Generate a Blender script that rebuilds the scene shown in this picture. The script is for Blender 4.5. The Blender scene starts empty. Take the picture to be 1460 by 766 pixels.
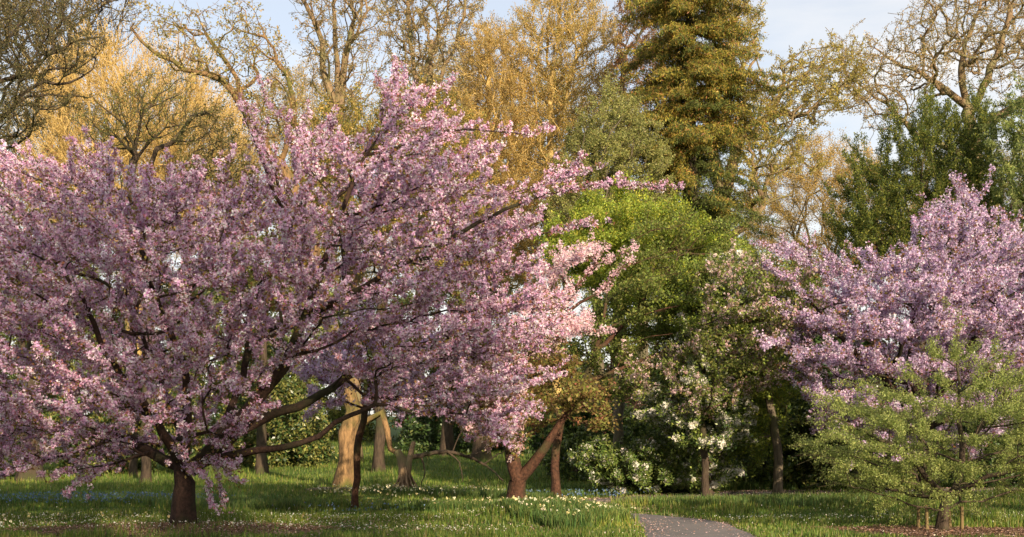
import bpy, math, random
import numpy as np
C = bpy.context.scene
COL = C.collection
F, YH, CX, H = 1762.0, 616.0, 730.0, 1.6

def W(px, py, D):
    """photo pixel at distance D -> place in the garden (metres)"""
    return np.array([(px - CX) / F * D, D, H + (YH - py) / F * D])

def smooth(a, b, x):
    t = np.clip((x - a) / (b - a), 0, 1)
    return t * t * (3 - 2 * t)

def height(x, y):
    x = np.asarray(x, float); y = np.asarray(y, float)
    h = 0.035 * np.maximum(y - 44, 0) * (1 - smooth(110, 200, y)) + 3.2 * smooth(110, 200, y)
    h = h + 0.03 * np.sin(x * .7 + 1.3) * np.sin(y * .55) + 0.05 * np.sin(x * .21 + y * .17)
    # grassy bank on the inside of the path's bend
    h = h + 0.24 * np.exp(-((x - 0.55) / 1.35) ** 4 - ((y - 22.0) / 1.35) ** 2)
    h = h + 0.13 * np.exp(-((x + 3.2) / 3.0) ** 2 - ((y - 28.5) / 2.2) ** 2)
    return h

# ------------------------------------------------------------------ meshes
def mesh_obj(name, V, Q, mat, parent=None, col=None, smooth_sh=False, loc=None):
    V = np.asarray(V, np.float32).reshape(-1, 3)
    if loc is not None: V = V - np.asarray(loc, np.float32)
    Q = np.asarray(Q, np.int32)
    k = Q.shape[1]
    me = bpy.data.meshes.new(name)
    me.vertices.add(len(V)); me.vertices.foreach_set('co', V.ravel())
    me.loops.add(Q.size); me.loops.foreach_set('vertex_index', Q.ravel())
    me.polygons.add(len(Q)); me.polygons.foreach_set('loop_start', np.arange(0, Q.size, k, dtype=np.int32))
    me.update(calc_edges=True)
    if smooth_sh: me.polygons.foreach_set('use_smooth', np.ones(len(Q), bool))
    if col is not None:
        a = me.color_attributes.new('col', 'FLOAT_COLOR', 'POINT')
        c = np.ones((len(V), 4), np.float32); c[:, :3] = col
        a.data.foreach_set('color', c.ravel())
    me.materials.append(mat)
    o = bpy.data.objects.new(name, me); COL.objects.link(o)
    if parent: o.parent = parent
    return o

def root(name, label, cat, loc, group=None):
    o = bpy.data.objects.new(name, None); COL.objects.link(o)
    o.location = [float(v) for v in loc]; o.empty_display_size = .3
    o['label'] = label; o['category'] = cat
    if group: o['group'] = group
    return o

def tag(o, label=None, cat=None, kind=None, group=None):
    if label: o['label'] = label
    if cat: o['category'] = cat
    if kind: o['kind'] = kind
    if group: o['group'] = group
    return o

# ------------------------------------------------------------------ materials
def new_mat(name):
    m = bpy.data.materials.new(name); m.use_nodes = True
    nt = m.node_tree; nt.nodes.clear()
    return m, nt, nt.nodes.new('ShaderNodeOutputMaterial')

def leaf_mat(name, trans=.35, rough=.55, spec=.25):
    m, nt, out = new_mat(name)
    N, L = nt.nodes, nt.links
    at = N.new('ShaderNodeAttribute'); at.attribute_name = 'col'
    p = N.new('ShaderNodeBsdfPrincipled'); p.inputs['Roughness'].default_value = rough
    p.inputs['Specular IOR Level'].default_value = spec
    t = N.new('ShaderNodeBsdfTranslucent')
    mx = N.new('ShaderNodeMixShader'); mx.inputs[0].default_value = trans
    L.new(at.outputs['Color'], p.inputs['Base Color']); L.new(at.outputs['Color'], t.inputs['Color'])
    L.new(p.outputs[0], mx.inputs[1]); L.new(t.outputs[0], mx.inputs[2]); L.new(mx.outputs[0], out.inputs['Surface'])
    return m

def bark_mat(name, c1, c2, c3=None, scale=6., bump=.5, stretch=.25):
    m, nt, out = new_mat(name)
    N, L = nt.nodes, nt.links
    tc = N.new('ShaderNodeTexCoord'); mp = N.new('ShaderNodeMapping')
    mp.inputs['Scale'].default_value = (1, 1, stretch)
    L.new(tc.outputs['Object'], mp.inputs[0])
    n1 = N.new('ShaderNodeTexNoise'); n1.inputs['Scale'].default_value = scale * 2.5; n1.inputs['Detail'].default_value = 8
    n1.inputs['Roughness'].default_value = .7
    n2 = N.new('ShaderNodeTexNoise'); n2.inputs['Scale'].default_value = scale * .25; n2.inputs['Detail'].default_value = 4
    L.new(mp.outputs[0], n1.inputs[0]); L.new(tc.outputs['Object'], n2.inputs[0])
    r = N.new('ShaderNodeValToRGB')
    r.color_ramp.elements[0].position = .35; r.color_ramp.elements[0].color = (*c1, 1)
    r.color_ramp.elements[1].position = .66; r.color_ramp.elements[1].color = (*c2, 1)
    L.new(n1.outputs[0], r.inputs[0])
    src = r.outputs[0]
    if c3:
        mm = N.new('ShaderNodeMix'); mm.data_type = 'RGBA'
        rr = N.new('ShaderNodeMapRange'); rr.inputs[1].default_value = .48; rr.inputs[2].default_value = .62
        L.new(n2.outputs[0], rr.inputs[0]); L.new(rr.outputs[0], mm.inputs[0])
        L.new(r.outputs[0], mm.inputs[6]); mm.inputs[7].default_value = (*c3, 1)
        src = mm.outputs[2]
    p = N.new('ShaderNodeBsdfPrincipled'); p.inputs['Roughness'].default_value = .85
    p.inputs['Specular IOR Level'].default_value = .2
    b = N.new('ShaderNodeBump'); b.inputs['Strength'].default_value = bump; b.inputs['Distance'].default_value = .07
    L.new(n1.outputs[0], b.inputs['Height']); L.new(b.outputs[0], p.inputs['Normal'])
    L.new(src, p.inputs['Base Color']); L.new(p.outputs[0], out.inputs['Surface'])
    return m

M_BLOSSOM = leaf_mat('blossom', .38, .6, .2)
M_LEAF = leaf_mat('foliage', .5, .5, .3)
M_NEEDLE = leaf_mat('needles', .15, .6, .2)
M_GLOSSY = leaf_mat('glossy_foliage', .15, .35, .45)
M_GRASS = leaf_mat('grass_blades', .35, .5, .25)
M_PETAL = leaf_mat('petals', .2, .7, .1)
B_CHERRY = bark_mat('cherry_bark', (.016, .010, .008), (.062, .034, .025), (.030, .028, .014), 7, .6, .9)
B_CHERRY2 = bark_mat('red_cherry_bark', (.03, .016, .011), (.115, .055, .034), (.055, .05, .022), 7, .6, .9)
B_OAK = bark_mat('oak_bark', (.11, .075, .045), (.30, .21, .12), (.16, .15, .07), 5, .8)
B_DARK = bark_mat('dark_bark', (.03, .022, .016), (.09, .065, .045), (.05, .05, .022), 5, .6)
B_GREY = bark_mat('grey_bark', (.055, .045, .033), (.19, .155, .11), (.10, .10, .045), 5, .6)
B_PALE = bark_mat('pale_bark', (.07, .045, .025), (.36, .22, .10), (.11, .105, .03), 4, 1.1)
B_GOLD = bark_mat('golden_twig_bark', (.36, .25, .09), (.56, .41, .16), None, 5, .4)

# ------------------------------------------------------------------ growing trees
def in_poly(poly, x, y):
    p = np.asarray(poly, float); q = np.roll(p, -1, 0)
    inside = np.zeros(len(x), bool); d = np.full(len(x), 1e9)
    for (x1, y1), (x2, y2) in zip(p, q):
        c = (y1 > y) != (y2 > y)
        with np.errstate(divide='ignore', invalid='ignore'):
            xi = (x2 - x1) * (y - y1) / ((y2 - y1) if y2 != y1 else 1e-9) + x1
        inside ^= c & (x < xi)
        L2 = (x2 - x1) ** 2 + (y2 - y1) ** 2 + 1e-9
        t = np.clip(((x - x1) * (x2 - x1) + (y - y1) * (y2 - y1)) / L2, 0, 1)
        d = np.minimum(d, np.hypot(x - x1 - t * (x2 - x1), y - y1 - t * (y2 - y1)))
    return inside, d

def volume_points(rng, poly, D, dep, n, round_=.6, edge=0., inset=0.):
    """points through a crown volume: rounded front to back, never flat"""
    p = np.asarray(poly, float); lo, hi = p.min(0), p.max(0)
    X = []; tot = 0
    probe = rng.uniform(lo, hi, (3000, 2)); ins, d = in_poly(poly, probe[:, 0], probe[:, 1])
    dref = d[ins].max() * round_
    while tot < n:
        q = rng.uniform(lo, hi, (n * 3, 2)); ins, d = in_poly(poly, q[:, 0], q[:, 1])
        ins &= d > inset
        q, d = q[ins], d[ins]
        u = 1 - np.minimum(d / dref, 1)
        half = dep * np.sqrt(np.maximum(1 - u * u, .02))
        keep = rng.random(len(q)) < half / dep
        q, half = q[keep], half[keep]
        s = rng.uniform(-1, 1, len(q))
        if edge: s = np.sign(s) * np.abs(s) ** (1 - edge)
        dd = D + s * half
        X.append(np.c_[(q[:, 0] - CX) / F * dd, dd, H + (YH - q[:, 1]) / F * dd]); tot += len(q)
    return np.concatenate(X)[:n]

def resample(pts, step, rng, wob):
    pts = [np.asarray(p, float) for p in pts]
    # Catmull-Rom through the given points
    P = [2 * pts[0] - pts[1]] + pts + [2 * pts[-1] - pts[-2]]
    out = [pts[0]]
    for i in range(1, len(P) - 2):
        a, b, c, d = P[i - 1], P[i], P[i + 1], P[i + 2]
        n = max(1, int(np.linalg.norm(c - b) / step))
        for j in range(1, n + 1):
            t = j / n
            q = .5 * ((2 * b) + (c - a) * t + (2 * a - 5 * b + 4 * c - d) * t * t + (3 * b - a - 3 * c + d) * t ** 3)
            out.append(q + rng.normal(0, wob, 3) * (0 if (i == 1 and j < 3) else 1))
    return out

class Skeleton:
    def __init__(s, rng): s.P = []; s.par = []; s.part = []; s.rng = rng; s.seed = []; s.minr = []
    def add(s, p, parent, part, minr=0., seed=False):
        s.P.append(np.asarray(p, float)); s.par.append(parent); s.part.append(part); s.minr.append(minr); s.seed.append(seed)
        return len(s.P) - 1
    def polyline(s, pts, part, step, wob, r0=0., r1=0., attach=True):
        q = resample(pts, step, s.rng, wob)
        if s.P and attach:
            A = np.array(s.P); i = int(np.argmin(np.linalg.norm(A - q[0], axis=1)))
            if np.linalg.norm(A[i] - q[0]) < step * .6 and len(q) > 1: q = q[1:]
        else: i = -1
        for j, p in enumerate(q):
            t = j / max(1, len(q) - 1)
            i = s.add(p, i, part, r0 + (r1 - r0) * t, True)
        return i
    def grow(s, T, bf, seg, gnarl, skip=0.):
        A = np.array(s.P); n0 = len(A); N = len(T)
        par = np.array(s.par); pl = np.zeros(n0)
        for i in range(n0):
            if par[i] >= 0: pl[i] = pl[par[i]] + np.linalg.norm(A[i] - A[par[i]])
        hi = A[:, 2] > skip
        best = np.full(N, 1e9); bi = np.zeros(N, int)
        for i in np.nonzero(hi)[0]:
            c = np.linalg.norm(T - A[i], axis=1) + bf * pl[i]
            m = c < best; best[m] = c[m]; bi[m] = i
        done = np.zeros(N, bool); rng = s.rng
        for _ in range(N):
            k = int(np.argmin(best)); i = bi[k]
            a = s.P[i]; b = T[k]; d = np.linalg.norm(b - a); m = max(1, int(round(d / seg)))
            part = s.part[i] if s.part[i] != 0 else 1
            cur = i
            for j in range(1, m + 1):
                q = a + (b - a) * j / m
                if j < m: q = q + rng.normal(0, gnarl * seg, 3)
                cur = s.add(q, cur, part)
            pln = pl[i] + d if i < len(pl) else 0
            while len(pl) < len(s.P): pl = np.append(pl, pln)
            pl[cur] = pln
            best[k] = 1e18; done[k] = True
            c = np.linalg.norm(T - b, axis=1) + bf * pln
            mm = (c < best) & ~done; best[mm] = c[mm]; bi[mm] = cur
    def shoots(s, n, L, up, out, rnd, centre, nseg=3, droop=0., every=1.0):
        """side and end shoots on the thin wood"""
        A = np.array(s.P); par = np.array(s.par); nch = np.bincount(par[par >= 0], minlength=len(A))
        idx = [i for i in range(len(A)) if (not s.seed[i] and (nch[i] == 0 or s.rng.random() < every)) or (s.seed[i] and s.part[i] > 0 and s.minr[i] < .026)]
        rng = s.rng
        for i in idx:
            d0 = A[i] - A[par[i]]; d0 /= np.linalg.norm(d0) + 1e-9
            o = A[i] - centre; o /= np.linalg.norm(o) + 1e-9
            for _ in range(n):
                d = d0 * .5 + o * out + np.array([0, 0, up]) + rng.normal(0, rnd, 3)
                d /= np.linalg.norm(d) + 1e-9
                l = L * rng.uniform(.5, 1.25) / nseg * (.5 if s.seed[i] else 1); cur = i; p = A[i]
                for j in range(nseg):
                    d = d + np.array([0, 0, -droop * (j + 1)]) + rng.normal(0, .12, 3); d /= np.linalg.norm(d)
                    p = p + d * l; cur = s.add(p, cur, s.part[i] if s.part[i] else 1)
    def finish(s, R, tip, smooth_n=1):
        P = np.array(s.P); par = np.array(s.par); n = len(P)
        order = np.arange(n)                       # parents always precede children
        nch = np.bincount(par[par >= 0], minlength=n); seed = np.array(s.seed)
        for _ in range(smooth_n):
            acc = np.zeros_like(P); np.add.at(acc, par[1:], P[1:])
            mid = (nch > 0) & ~seed & (par >= 0)
            Q = P.copy(); Q[mid] = .5 * P[mid] + .25 * P[par[mid]] + .25 * (acc[mid] / nch[mid, None])
            P = Q
        def radii(e):
            w = np.where(nch == 0, tip ** e, 0.)
            for i in range(n - 1, 0, -1): w[par[i]] += w[i]
            return w ** (1 / e)
        lo, hi = 1.6, 4.0
        for _ in range(9):
            e = (lo + hi) / 2
            if radii(e)[0] > R: lo = e
            else: hi = e
        r = np.maximum(radii(e), np.array(s.minr))
        r[0] = max(r[0], R)
        big = np.full(n, -1); bigr = np.zeros(n)
        for i in range(1, n):
            if r[i] > bigr[par[i]]: bigr[par[i]] = r[i]; big[par[i]] = i
        s.A, s.r, s.parr, s.main, s.nch, s.partr = P, r, par, big, nch, np.array(s.part)
        return s

def tube_mesh(S, sel, k, rng, flare=None, lump=.0):
    """one continuous ring per node, joined along each stem"""
    P, r, par, main = S.A, S.r, S.parr, S.main
    idx = np.nonzero(sel & (par >= 0))[0]
    if len(idx) == 0: return None
    pa = par[idx]
    d = P[idx] - P[pa]; d /= np.linalg.norm(d, axis=1)[:, None] + 1e-9
    dirn = np.zeros_like(P); dirn[idx] = d
    # ring direction at a node: mean of its own and its main child's
    dn = np.zeros_like(P); dall = np.zeros_like(P)
    ii = np.nonzero(par >= 0)[0]; dd = P[ii] - P[par[ii]]; dall[ii] = dd / (np.linalg.norm(dd, axis=1)[:, None] + 1e-9)
    dall[0] = dall[main[0]] if main[0] > 0 else (0, 0, 1)
    dn = dall.copy(); hm = main > 0; dn[hm] += dall[main[hm]]; dn /= np.linalg.norm(dn, axis=1)[:, None] + 1e-9
    ang = np.arange(k) * 2 * math.pi / k
    def rings(pos, dr, rad, ids):
        ref = np.tile([0.31, .95, .05], (len(dr), 1))
        u = np.cross(dr, ref); u /= np.linalg.norm(u, axis=1)[:, None] + 1e-9
        v = np.cross(dr, u)
        rr = rad[:, None] * np.ones(k)
        if lump: rr = rr * (1 + lump * np.sin(ang * 3 + pos[:, 2:3] * 2.1 + pos[:, :1]) + lump * .6 * np.sin(ang * 5 + pos[:, 2:3] * 4.) + lump * .5 * rng.normal(0, 1, (len(rad), k)))
        if flare is not None:
            hgt = pos[:, 2] - flare
            f = np.exp(-np.maximum(hgt, 0) / (1.3 * S.r[0]))[:, None] * (ids[:, None] >= 0)
            rr = rr * (1 + f * (.5 + .34 * np.sin(ang * 4 + 1.)))
        return pos[:, None] + rr[..., None] * (np.cos(ang)[None, :, None] * u[:, None] + np.sin(ang)[None, :, None] * v[:, None])
    top = rings(P[idx], dn[idx], r[idx], idx)
    ismain = main[pa] == idx
    rb = np.where(ismain, r[pa], np.minimum(r[idx] * 1.15, r[pa]))
    db = np.where(ismain[:, None], dn[pa], d)
    # shared rings: a main child reuses its parent's ring when that ring exists
    pos_of = np.full(len(P), -1); pos_of[idx] = np.arange(len(idx))
    share = ismain & (pos_of[pa] >= 0)
    need = np.nonzero(~share)[0]
    base = rings(P[pa[need]], db[need], rb[need], np.where(ismain[need], 0, -1))
    V = np.concatenate([top.reshape(-1, 3), base.reshape(-1, 3)])
    bstart = np.zeros(len(idx), int); bstart[share] = pos_of[pa[share]] * k
    bstart[need] = len(idx) * k + np.arange(len(need)) * k
    tstart = np.arange(len(idx)) * k
    j = np.arange(k); j2 = (j + 1) % k
    Q = np.stack([bstart[:, None] + j, bstart[:, None] + j2, tstart[:, None] + j2, tstart[:, None] + j], -1).reshape(-1, 4)
    return V, Q

def unit(v): return v / (np.linalg.norm(v, axis=-1, keepdims=True) + 1e-9)

def leaf_quads(rng, P, size, aspect, up=0., outd=None, outw=0., flat=0.):
    """bent rhombic leaves"""
    n = len(P)
    a = rng.normal(0, 1, (n, 3)); a[:, 2] += up
    if outd is not None: a = a + outd * outw
    a = unit(a)
    b = rng.normal(0, 1, (n, 3))
    if flat: b[:, 2] *= (1 - flat)
    b = unit(np.cross(a, np.cross(b, a)) + 1e-6)
    nn = np.cross(a, b)
    L = size * rng.uniform(.65, 1.3, n)[:, None]; w = L * aspect
    V = np.stack([P, P + a * L * .45 + b * w + nn * w * .35, P + a * L, P + a * L * .5 - b * w + nn * w * .35], 1)
    return V.reshape(-1, 3), np.arange(4 * n).reshape(-1, 4)

def floret_quads(rng, P, size):
    """a little open flower: three broad petals in a shallow cup"""
    n = len(P)
    ax = unit(rng.normal(0, 1, (n, 3))); t = unit(np.cross(ax, rng.normal(0, 1, (n, 3)))); u = np.cross(ax, t)
    L = size * rng.uniform(.7, 1.25, n)[:, None]; VV = []
    for k in range(3):
        c, s = math.cos(k * 2.094), math.sin(k * 2.094)
        a = t * c + u * s; b = np.cross(ax, a)
        VV.append(np.stack([P, P + a * L * .32 + b * L * .27 + ax * L * .12, P + a * L * .5 + ax * L * .2, P + a * L * .32 - b * L * .27 + ax * L * .12], 1))
    V = np.stack(VV, 1).reshape(-1, 3)
    return V, np.arange(12 * n).reshape(-1, 4)

def palette(rng, pal, n, jit=.16):
    w = np.array([p[0] for p in pal], float); w /= w.sum()
    c = np.array([p[1] for p in pal])[rng.choice(len(pal), n, p=w)]
    return np.clip(c * np.exp(rng.normal(0, jit, (n, 1))) * np.exp(rng.normal(0, jit * .3, (n, 3))), 0, .92)

def noise3(P, f, seed=0):
    q = P * f; s = seed
    return (np.sin(q[:, 0] * 1.7 + s + np.sin(q[:, 1] * 1.3 + s)) + np.sin(q[:, 1] * 1.9 + s * 2 + np.sin(q[:, 2] * 1.5)) + np.sin(q[:, 2] * 2.1 + 1.3 * s + np.sin(q[:, 0] * 1.1))) / 3

def foliage(S, base, rootob, rng, name, n, size, pal, mat, rmax=.02, spread=.08, aspect=.32, kind='leaf', up=0., clump=0, outw=0., gaps=0., flat=0., jit=.16, region=None, hmin=None, partobj=None):
    P, r, par = S.A, S.r, S.parr
    sd = np.array(S.seed)
    idx = np.nonzero((par >= 0) & ((r < rmax) | (sd & (S.partr > 0) & (r < rmax * 1.9))))[0]
    if hmin is not None: idx = idx[P[idx, 2] > hmin]
    if region is not None: idx = idx[region(P[idx])]
    if len(idx) == 0: return
    L = np.linalg.norm(P[idx] - P[par[idx]], axis=1)
    if gaps: L = L * (noise3(P[idx], 1.1, 3) > -1 + gaps) 
    m = n // clump if clump else n
    ch = rng.choice(idx, m, p=L / L.sum())
    t = rng.random(m)[:, None]
    q = P[par[ch]] * (1 - t) + P[ch] * t
    if clump:
        cs = spread
        q = q + unit(rng.normal(0, 1, (m, 3))) * cs * .5 * rng.random((m, 1))
        cc = np.exp(rng.normal(0, jit, (m, 1)))
        q = np.repeat(q, clump, 0); cc = np.repeat(cc, clump, 0)
        q = q + unit(rng.normal(0, 1, q.shape)) * cs * rng.random((len(q), 1)) ** .5
    else:
        q = q + rng.normal(0, spread * .5, q.shape); cc = 1
    if kind == 'floret': V, Q = floret_quads(rng, q, size); k = 12
    else:
        outd = unit(q - P[len(P) // 2:].mean(0))
        V, Q = leaf_quads(rng, q, size, aspect, up, outd, outw, flat); k = 4
    c = palette(rng, pal, len(q), jit * .8) * cc
    c = np.clip(c * (1 + .14 * noise3(q, 1.6, 5))[:, None], 0, .9)
    cc = np.repeat(c, k, 0)
    if not partobj: return mesh_obj(name, V, Q, mat, rootob, cc, False, base)
    pid = S.partr[ch]; pid = np.repeat(pid, clump) if clump else pid; vp = np.repeat(pid, k)
    for pt in np.unique(pid):          # the flowers of each limb hang under that limb
        m = vp == pt
        mesh_obj(name, V[m], np.arange(m.sum()).reshape(-1, 4), mat, partobj.get(int(pt), rootob), cc[m], False, base)

def make_tree(name, label, cat, base, trunk, poly, D, dep, n, R, bark, leaves, limbs=(), seed=1, bf=.35, seg=.3, gnarl=.1,
              tip=.006, shoots=None, k=6, wob=.02, round_=.6, edge=0., skip=None, split=False, step=None, group=None, minr=(0, 0), smooth_n=1, extra=None, flare=True, taper=.45, inset=0., tiers=None):
    rng = np.random.default_rng(seed)
    S = Skeleton(rng); step = step or seg
    bx = W(*base[:1], YH, base[2])[0]; bz = float(height(bx, base[2]))
    b = np.array([bx, base[2], bz - .02])
    pts = [b + (0, 0, -.12)] + [W(p[0], p[1], base[2] + (p[2] if len(p) > 2 else 0)) for p in trunk]
    # straight rise from the ground to the first photo point
    S.polyline(pts, 0, step, wob, R, R * taper)
    names = ['trunk', 'branch']
    for j, l in enumerate(limbs):
        lp = [W(p[0], p[1], base[2] + (p[2] if len(p) > 2 else 0)) for p in l['p']]
        part = j + 2 if split else 1
        S.polyline(lp, part, step, wob, l.get('r', (0, 0))[0], l.get('r', (0, 0))[1])
    T = volume_points(rng, poly, D, dep, n, round_, edge, inset)
    if extra:
        for (pp, DD, de, m) in extra: T = np.concatenate([T, volume_points(rng, pp, DD, de, m, round_)])
    if tiers:      # boughs held in layers, rising outwards
        sp_, sl, st = tiers; hd = np.hypot(T[:, 0] - b[0], T[:, 1] - b[1])
        lay = T[:, 2] - sl * hd + .22 * np.sin(T[:, 0] * .9 + 1) + .2 * np.sin(T[:, 1] * 1.1); sn = np.round(lay / sp_) * sp_
        T[:, 2] += (sn - lay) * st
    S.grow(T, bf, seg, gnarl, (b[2] + .8) if skip is None else skip)
    cen = T.mean(0)
    if shoots: S.shoots(centre=np.array([b[0], b[1], cen[2] - shoots.pop('low', 1.)]), **shoots)
    S.finish(R, tip, smooth_n)
    ob = root(name, label, cat, b, group)
    parts = sorted(set(S.partr.tolist())); pob = {}
    for pt in parts:
        sel = S.partr == pt
        nm = 'trunk' if pt == 0 else ('limb' if pt > 1 else 'branch')
        thick = pt == 0
        g = tube_mesh(S, sel, 12 if thick else k, rng, b[2] if (thick and flare) else None, .085 if thick else 0.)
        if g: pob[int(pt)] = mesh_obj(nm, g[0], g[1], bark, ob, None, True, b)
    pob.pop(0, None)
    for lf in leaves: foliage(S, b, ob, rng, partobj=pob if split else None, **lf)
    return ob, S

# palettes (real surface colours)
PINK = [(5, (.75, .51, .69)), (4, (.64, .39, .60)), (4, (.87, .71, .82)), (1.6, (.44, .20, .34)), (1.6, (.32, .12, .13))]
BRONZE = [(3, (.22, .12, .05)), (3, (.17, .14, .04)), (1, (.30, .13, .08))]
SALMON = [(5, (.78, .53, .59)), (4, (.70, .44, .54)), (3, (.88, .70, .68)), (.8, (.5, .22, .22))]
MAUVE = [(5, (.60, .46, .65)), (4, (.50, .36, .56)), (4, (.73, .61, .76)), (1.6, (.38, .19, .32)), (1, (.28, .13, .14))]
LIME = [(4, (.30, .37, .05)), (3, (.22, .30, .05)), (3, (.42, .42, .06))]
GREEN = [(4, (.19, .25, .055)), (3, (.27, .33, .075)), (2, (.13, .18, .04))]
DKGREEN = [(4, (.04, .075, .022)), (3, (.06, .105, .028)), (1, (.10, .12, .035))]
OLIVE = [(4, (.17, .18, .05)), (3, (.23, .22, .06)), (2, (.09, .11, .03))]
GOLD = [(4, (.50, .34, .09)), (3, (.58, .42, .13)), (2, (.40, .25, .07))]
GOLDGREEN = [(4, (.38, .32, .08)), (3, (.44, .34, .09)), (2, (.27, .26, .07))]
BUD = [(4, (.38, .29, .13)), (3, (.46, .34, .16)), (2, (.28, .25, .11))]
YOUNG = [(4, (.27, .32, .09)), (3, (.36, .40, .13)), (2, (.17, .22, .05))]
WHITE = [(4, (.78, .76, .68)), (2, (.70, .66, .60))]
#@@TREES
# ================================================================== the planting
# ---- the great cherry on the left
main_poly = [(-90, 640), (-95, 400), (-60, 240), (0, 222), (60, 232), (110, 212), (160, 222), (215, 242), (262, 250), (330, 252), (388, 244), (394, 210), (360, 165), (335, 142), (356, 140),
             (408, 165), (460, 190), (505, 205), (520, 172), (528, 118), (575, 100), (600, 106), (596, 122), (655, 124), (600, 150), (620, 186), (685, 184), (735, 190), (720, 202), (680, 226), (712, 258), (800, 250), (840, 252), (830, 280),
             (775, 296), (742, 322), (760, 342), (735, 364), (765, 385), (760, 410), (800, 440), (800, 468), (765, 490), (790, 530), (760, 580), (720, 612), (690, 628), (640, 602), (560, 598), (500, 566), (450, 540), (400, 548), (372, 585), (345, 612), (352, 655), (330, 692), (296, 692), (285, 650), (215, 660), (150, 684), (80, 674), (20, 690)]
make_tree('cherry_tree', 'large spreading cherry in full mauve pink blossom, dark trunk in the left foreground', 'tree',
    (262, 755, 20.3), [(262, 735), (262, 690), (259, 664)], main_poly, 20.3, 3.0, 2300, .165, B_CHERRY,
    [dict(name='blossom', n=430000, size=.039, pal=PINK, mat=M_BLOSSOM, rmax=.0105, spread=.062, kind='floret', clump=16, jit=.22, gaps=.22),
     dict(name='foliage', n=52000, size=.055, pal=BRONZE + [(2, (.25, .22, .05))], mat=M_LEAF, rmax=.010, spread=.11, clump=3, gaps=.2)],
    limbs=[dict(p=[(261, 668), (267, 600, -.2), (268, 540, -.4), (240, 470, -.6), (214, 400, -.9), (190, 330, -.8)], r=(.10, .015)),
           dict(p=[(252, 668), (215, 645, .2), (170, 622, .5), (90, 616, .9), (10, 600, 1.2), (-60, 588, 1.5)], r=(.10, .012)),
           dict(p=[(275, 668), (320, 622, -.3), (365, 570, -.6), (405, 520, -1.0), (440, 440, -1.3), (478, 330, -1.4), (510, 240, -1.2), (545, 185, -1.1), (568, 145, -1.1)], r=(.135, .008)),
           dict(p=[(290, 655), (370, 600, .5), (440, 572, .8), (530, 520, 1.2), (610, 488, 1.2), (700, 470, 1.4), (790, 440, 1.6)], r=(.10, .01)),
           dict(p=[(280, 662), (350, 645, -.4), (430, 632, -.7), (480, 602, -.9), (535, 578, -1.2), (610, 588, -1.3), (690, 592, -1.4)], r=(.072, .008)),
           dict(p=[(256, 655), (215, 590, -.8), (150, 500, -1.4), (126, 445, -1.8), (78, 370, -2.0), (35, 310, -2.0)], r=(.085, .01)),
           dict(p=[(305, 635), (345, 540, .4), (362, 425, .2), (396, 376, -.6), (402, 300, -1.2), (382, 215, -1.2), (352, 160, -1.2)], r=(.075, .008)),
           dict(p=[(436, 452, -1.2), (500, 420, -1.8), (560, 385, -2.2), (640, 340, -2.0), (720, 300, -1.6), (800, 272, -1.4), (900, 264, -1.2), (945, 268, -1.2)], r=(.055, .006)),
           dict(p=[(396, 372, -.6), (430, 290, -1.), (455, 240, -.6), (425, 190, -.4), (412, 168, -.4)], r=(.035, .005)),
           dict(p=[(170, 622, .5), (120, 642, -.3), (60, 660, -.8), (15, 670, -1.)], r=(.03, .005)), dict(p=[(215, 645, .2), (180, 655, -.5), (130, 668, -1.), (85, 672, -1.2)], r=(.03, .005)),
           dict(p=[(275, 668), (300, 652, -.6), (322, 668, -.8), (335, 682, -.9)], r=(.02, .004)), dict(p=[(258, 664), (282, 668, -.6), (296, 690, -.8), (298, 712, -.9)], r=(.015, .003)),
           dict(p=[(545, 180, -1.1), (590, 150, -.9), (640, 126, -.8)], r=(.02, .005)), dict(p=[(520, 225, -1.1), (580, 205, -.7), (660, 185, -.4), (765, 192, -.2)], r=(.03, .005)),
           dict(p=[(600, 370, -2.), (700, 350, -1.6), (780, 330, -1.4), (850, 318, -1.2)], r=(.03, .005)), dict(p=[(400, 300, -1.2), (368, 215, -1.5), (345, 155, -1.4)], r=(.03, .005))],
    seed=11, bf=.25, seg=.22, gnarl=.13, tip=.0028, split=True, wob=.018, round_=.7, edge=.35, inset=13, tiers=(.62, .36, .8),
    shoots=dict(n=2, L=.55, up=.20, out=.85, rnd=.26, every=.42, low=2.), skip=1.0)

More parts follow.
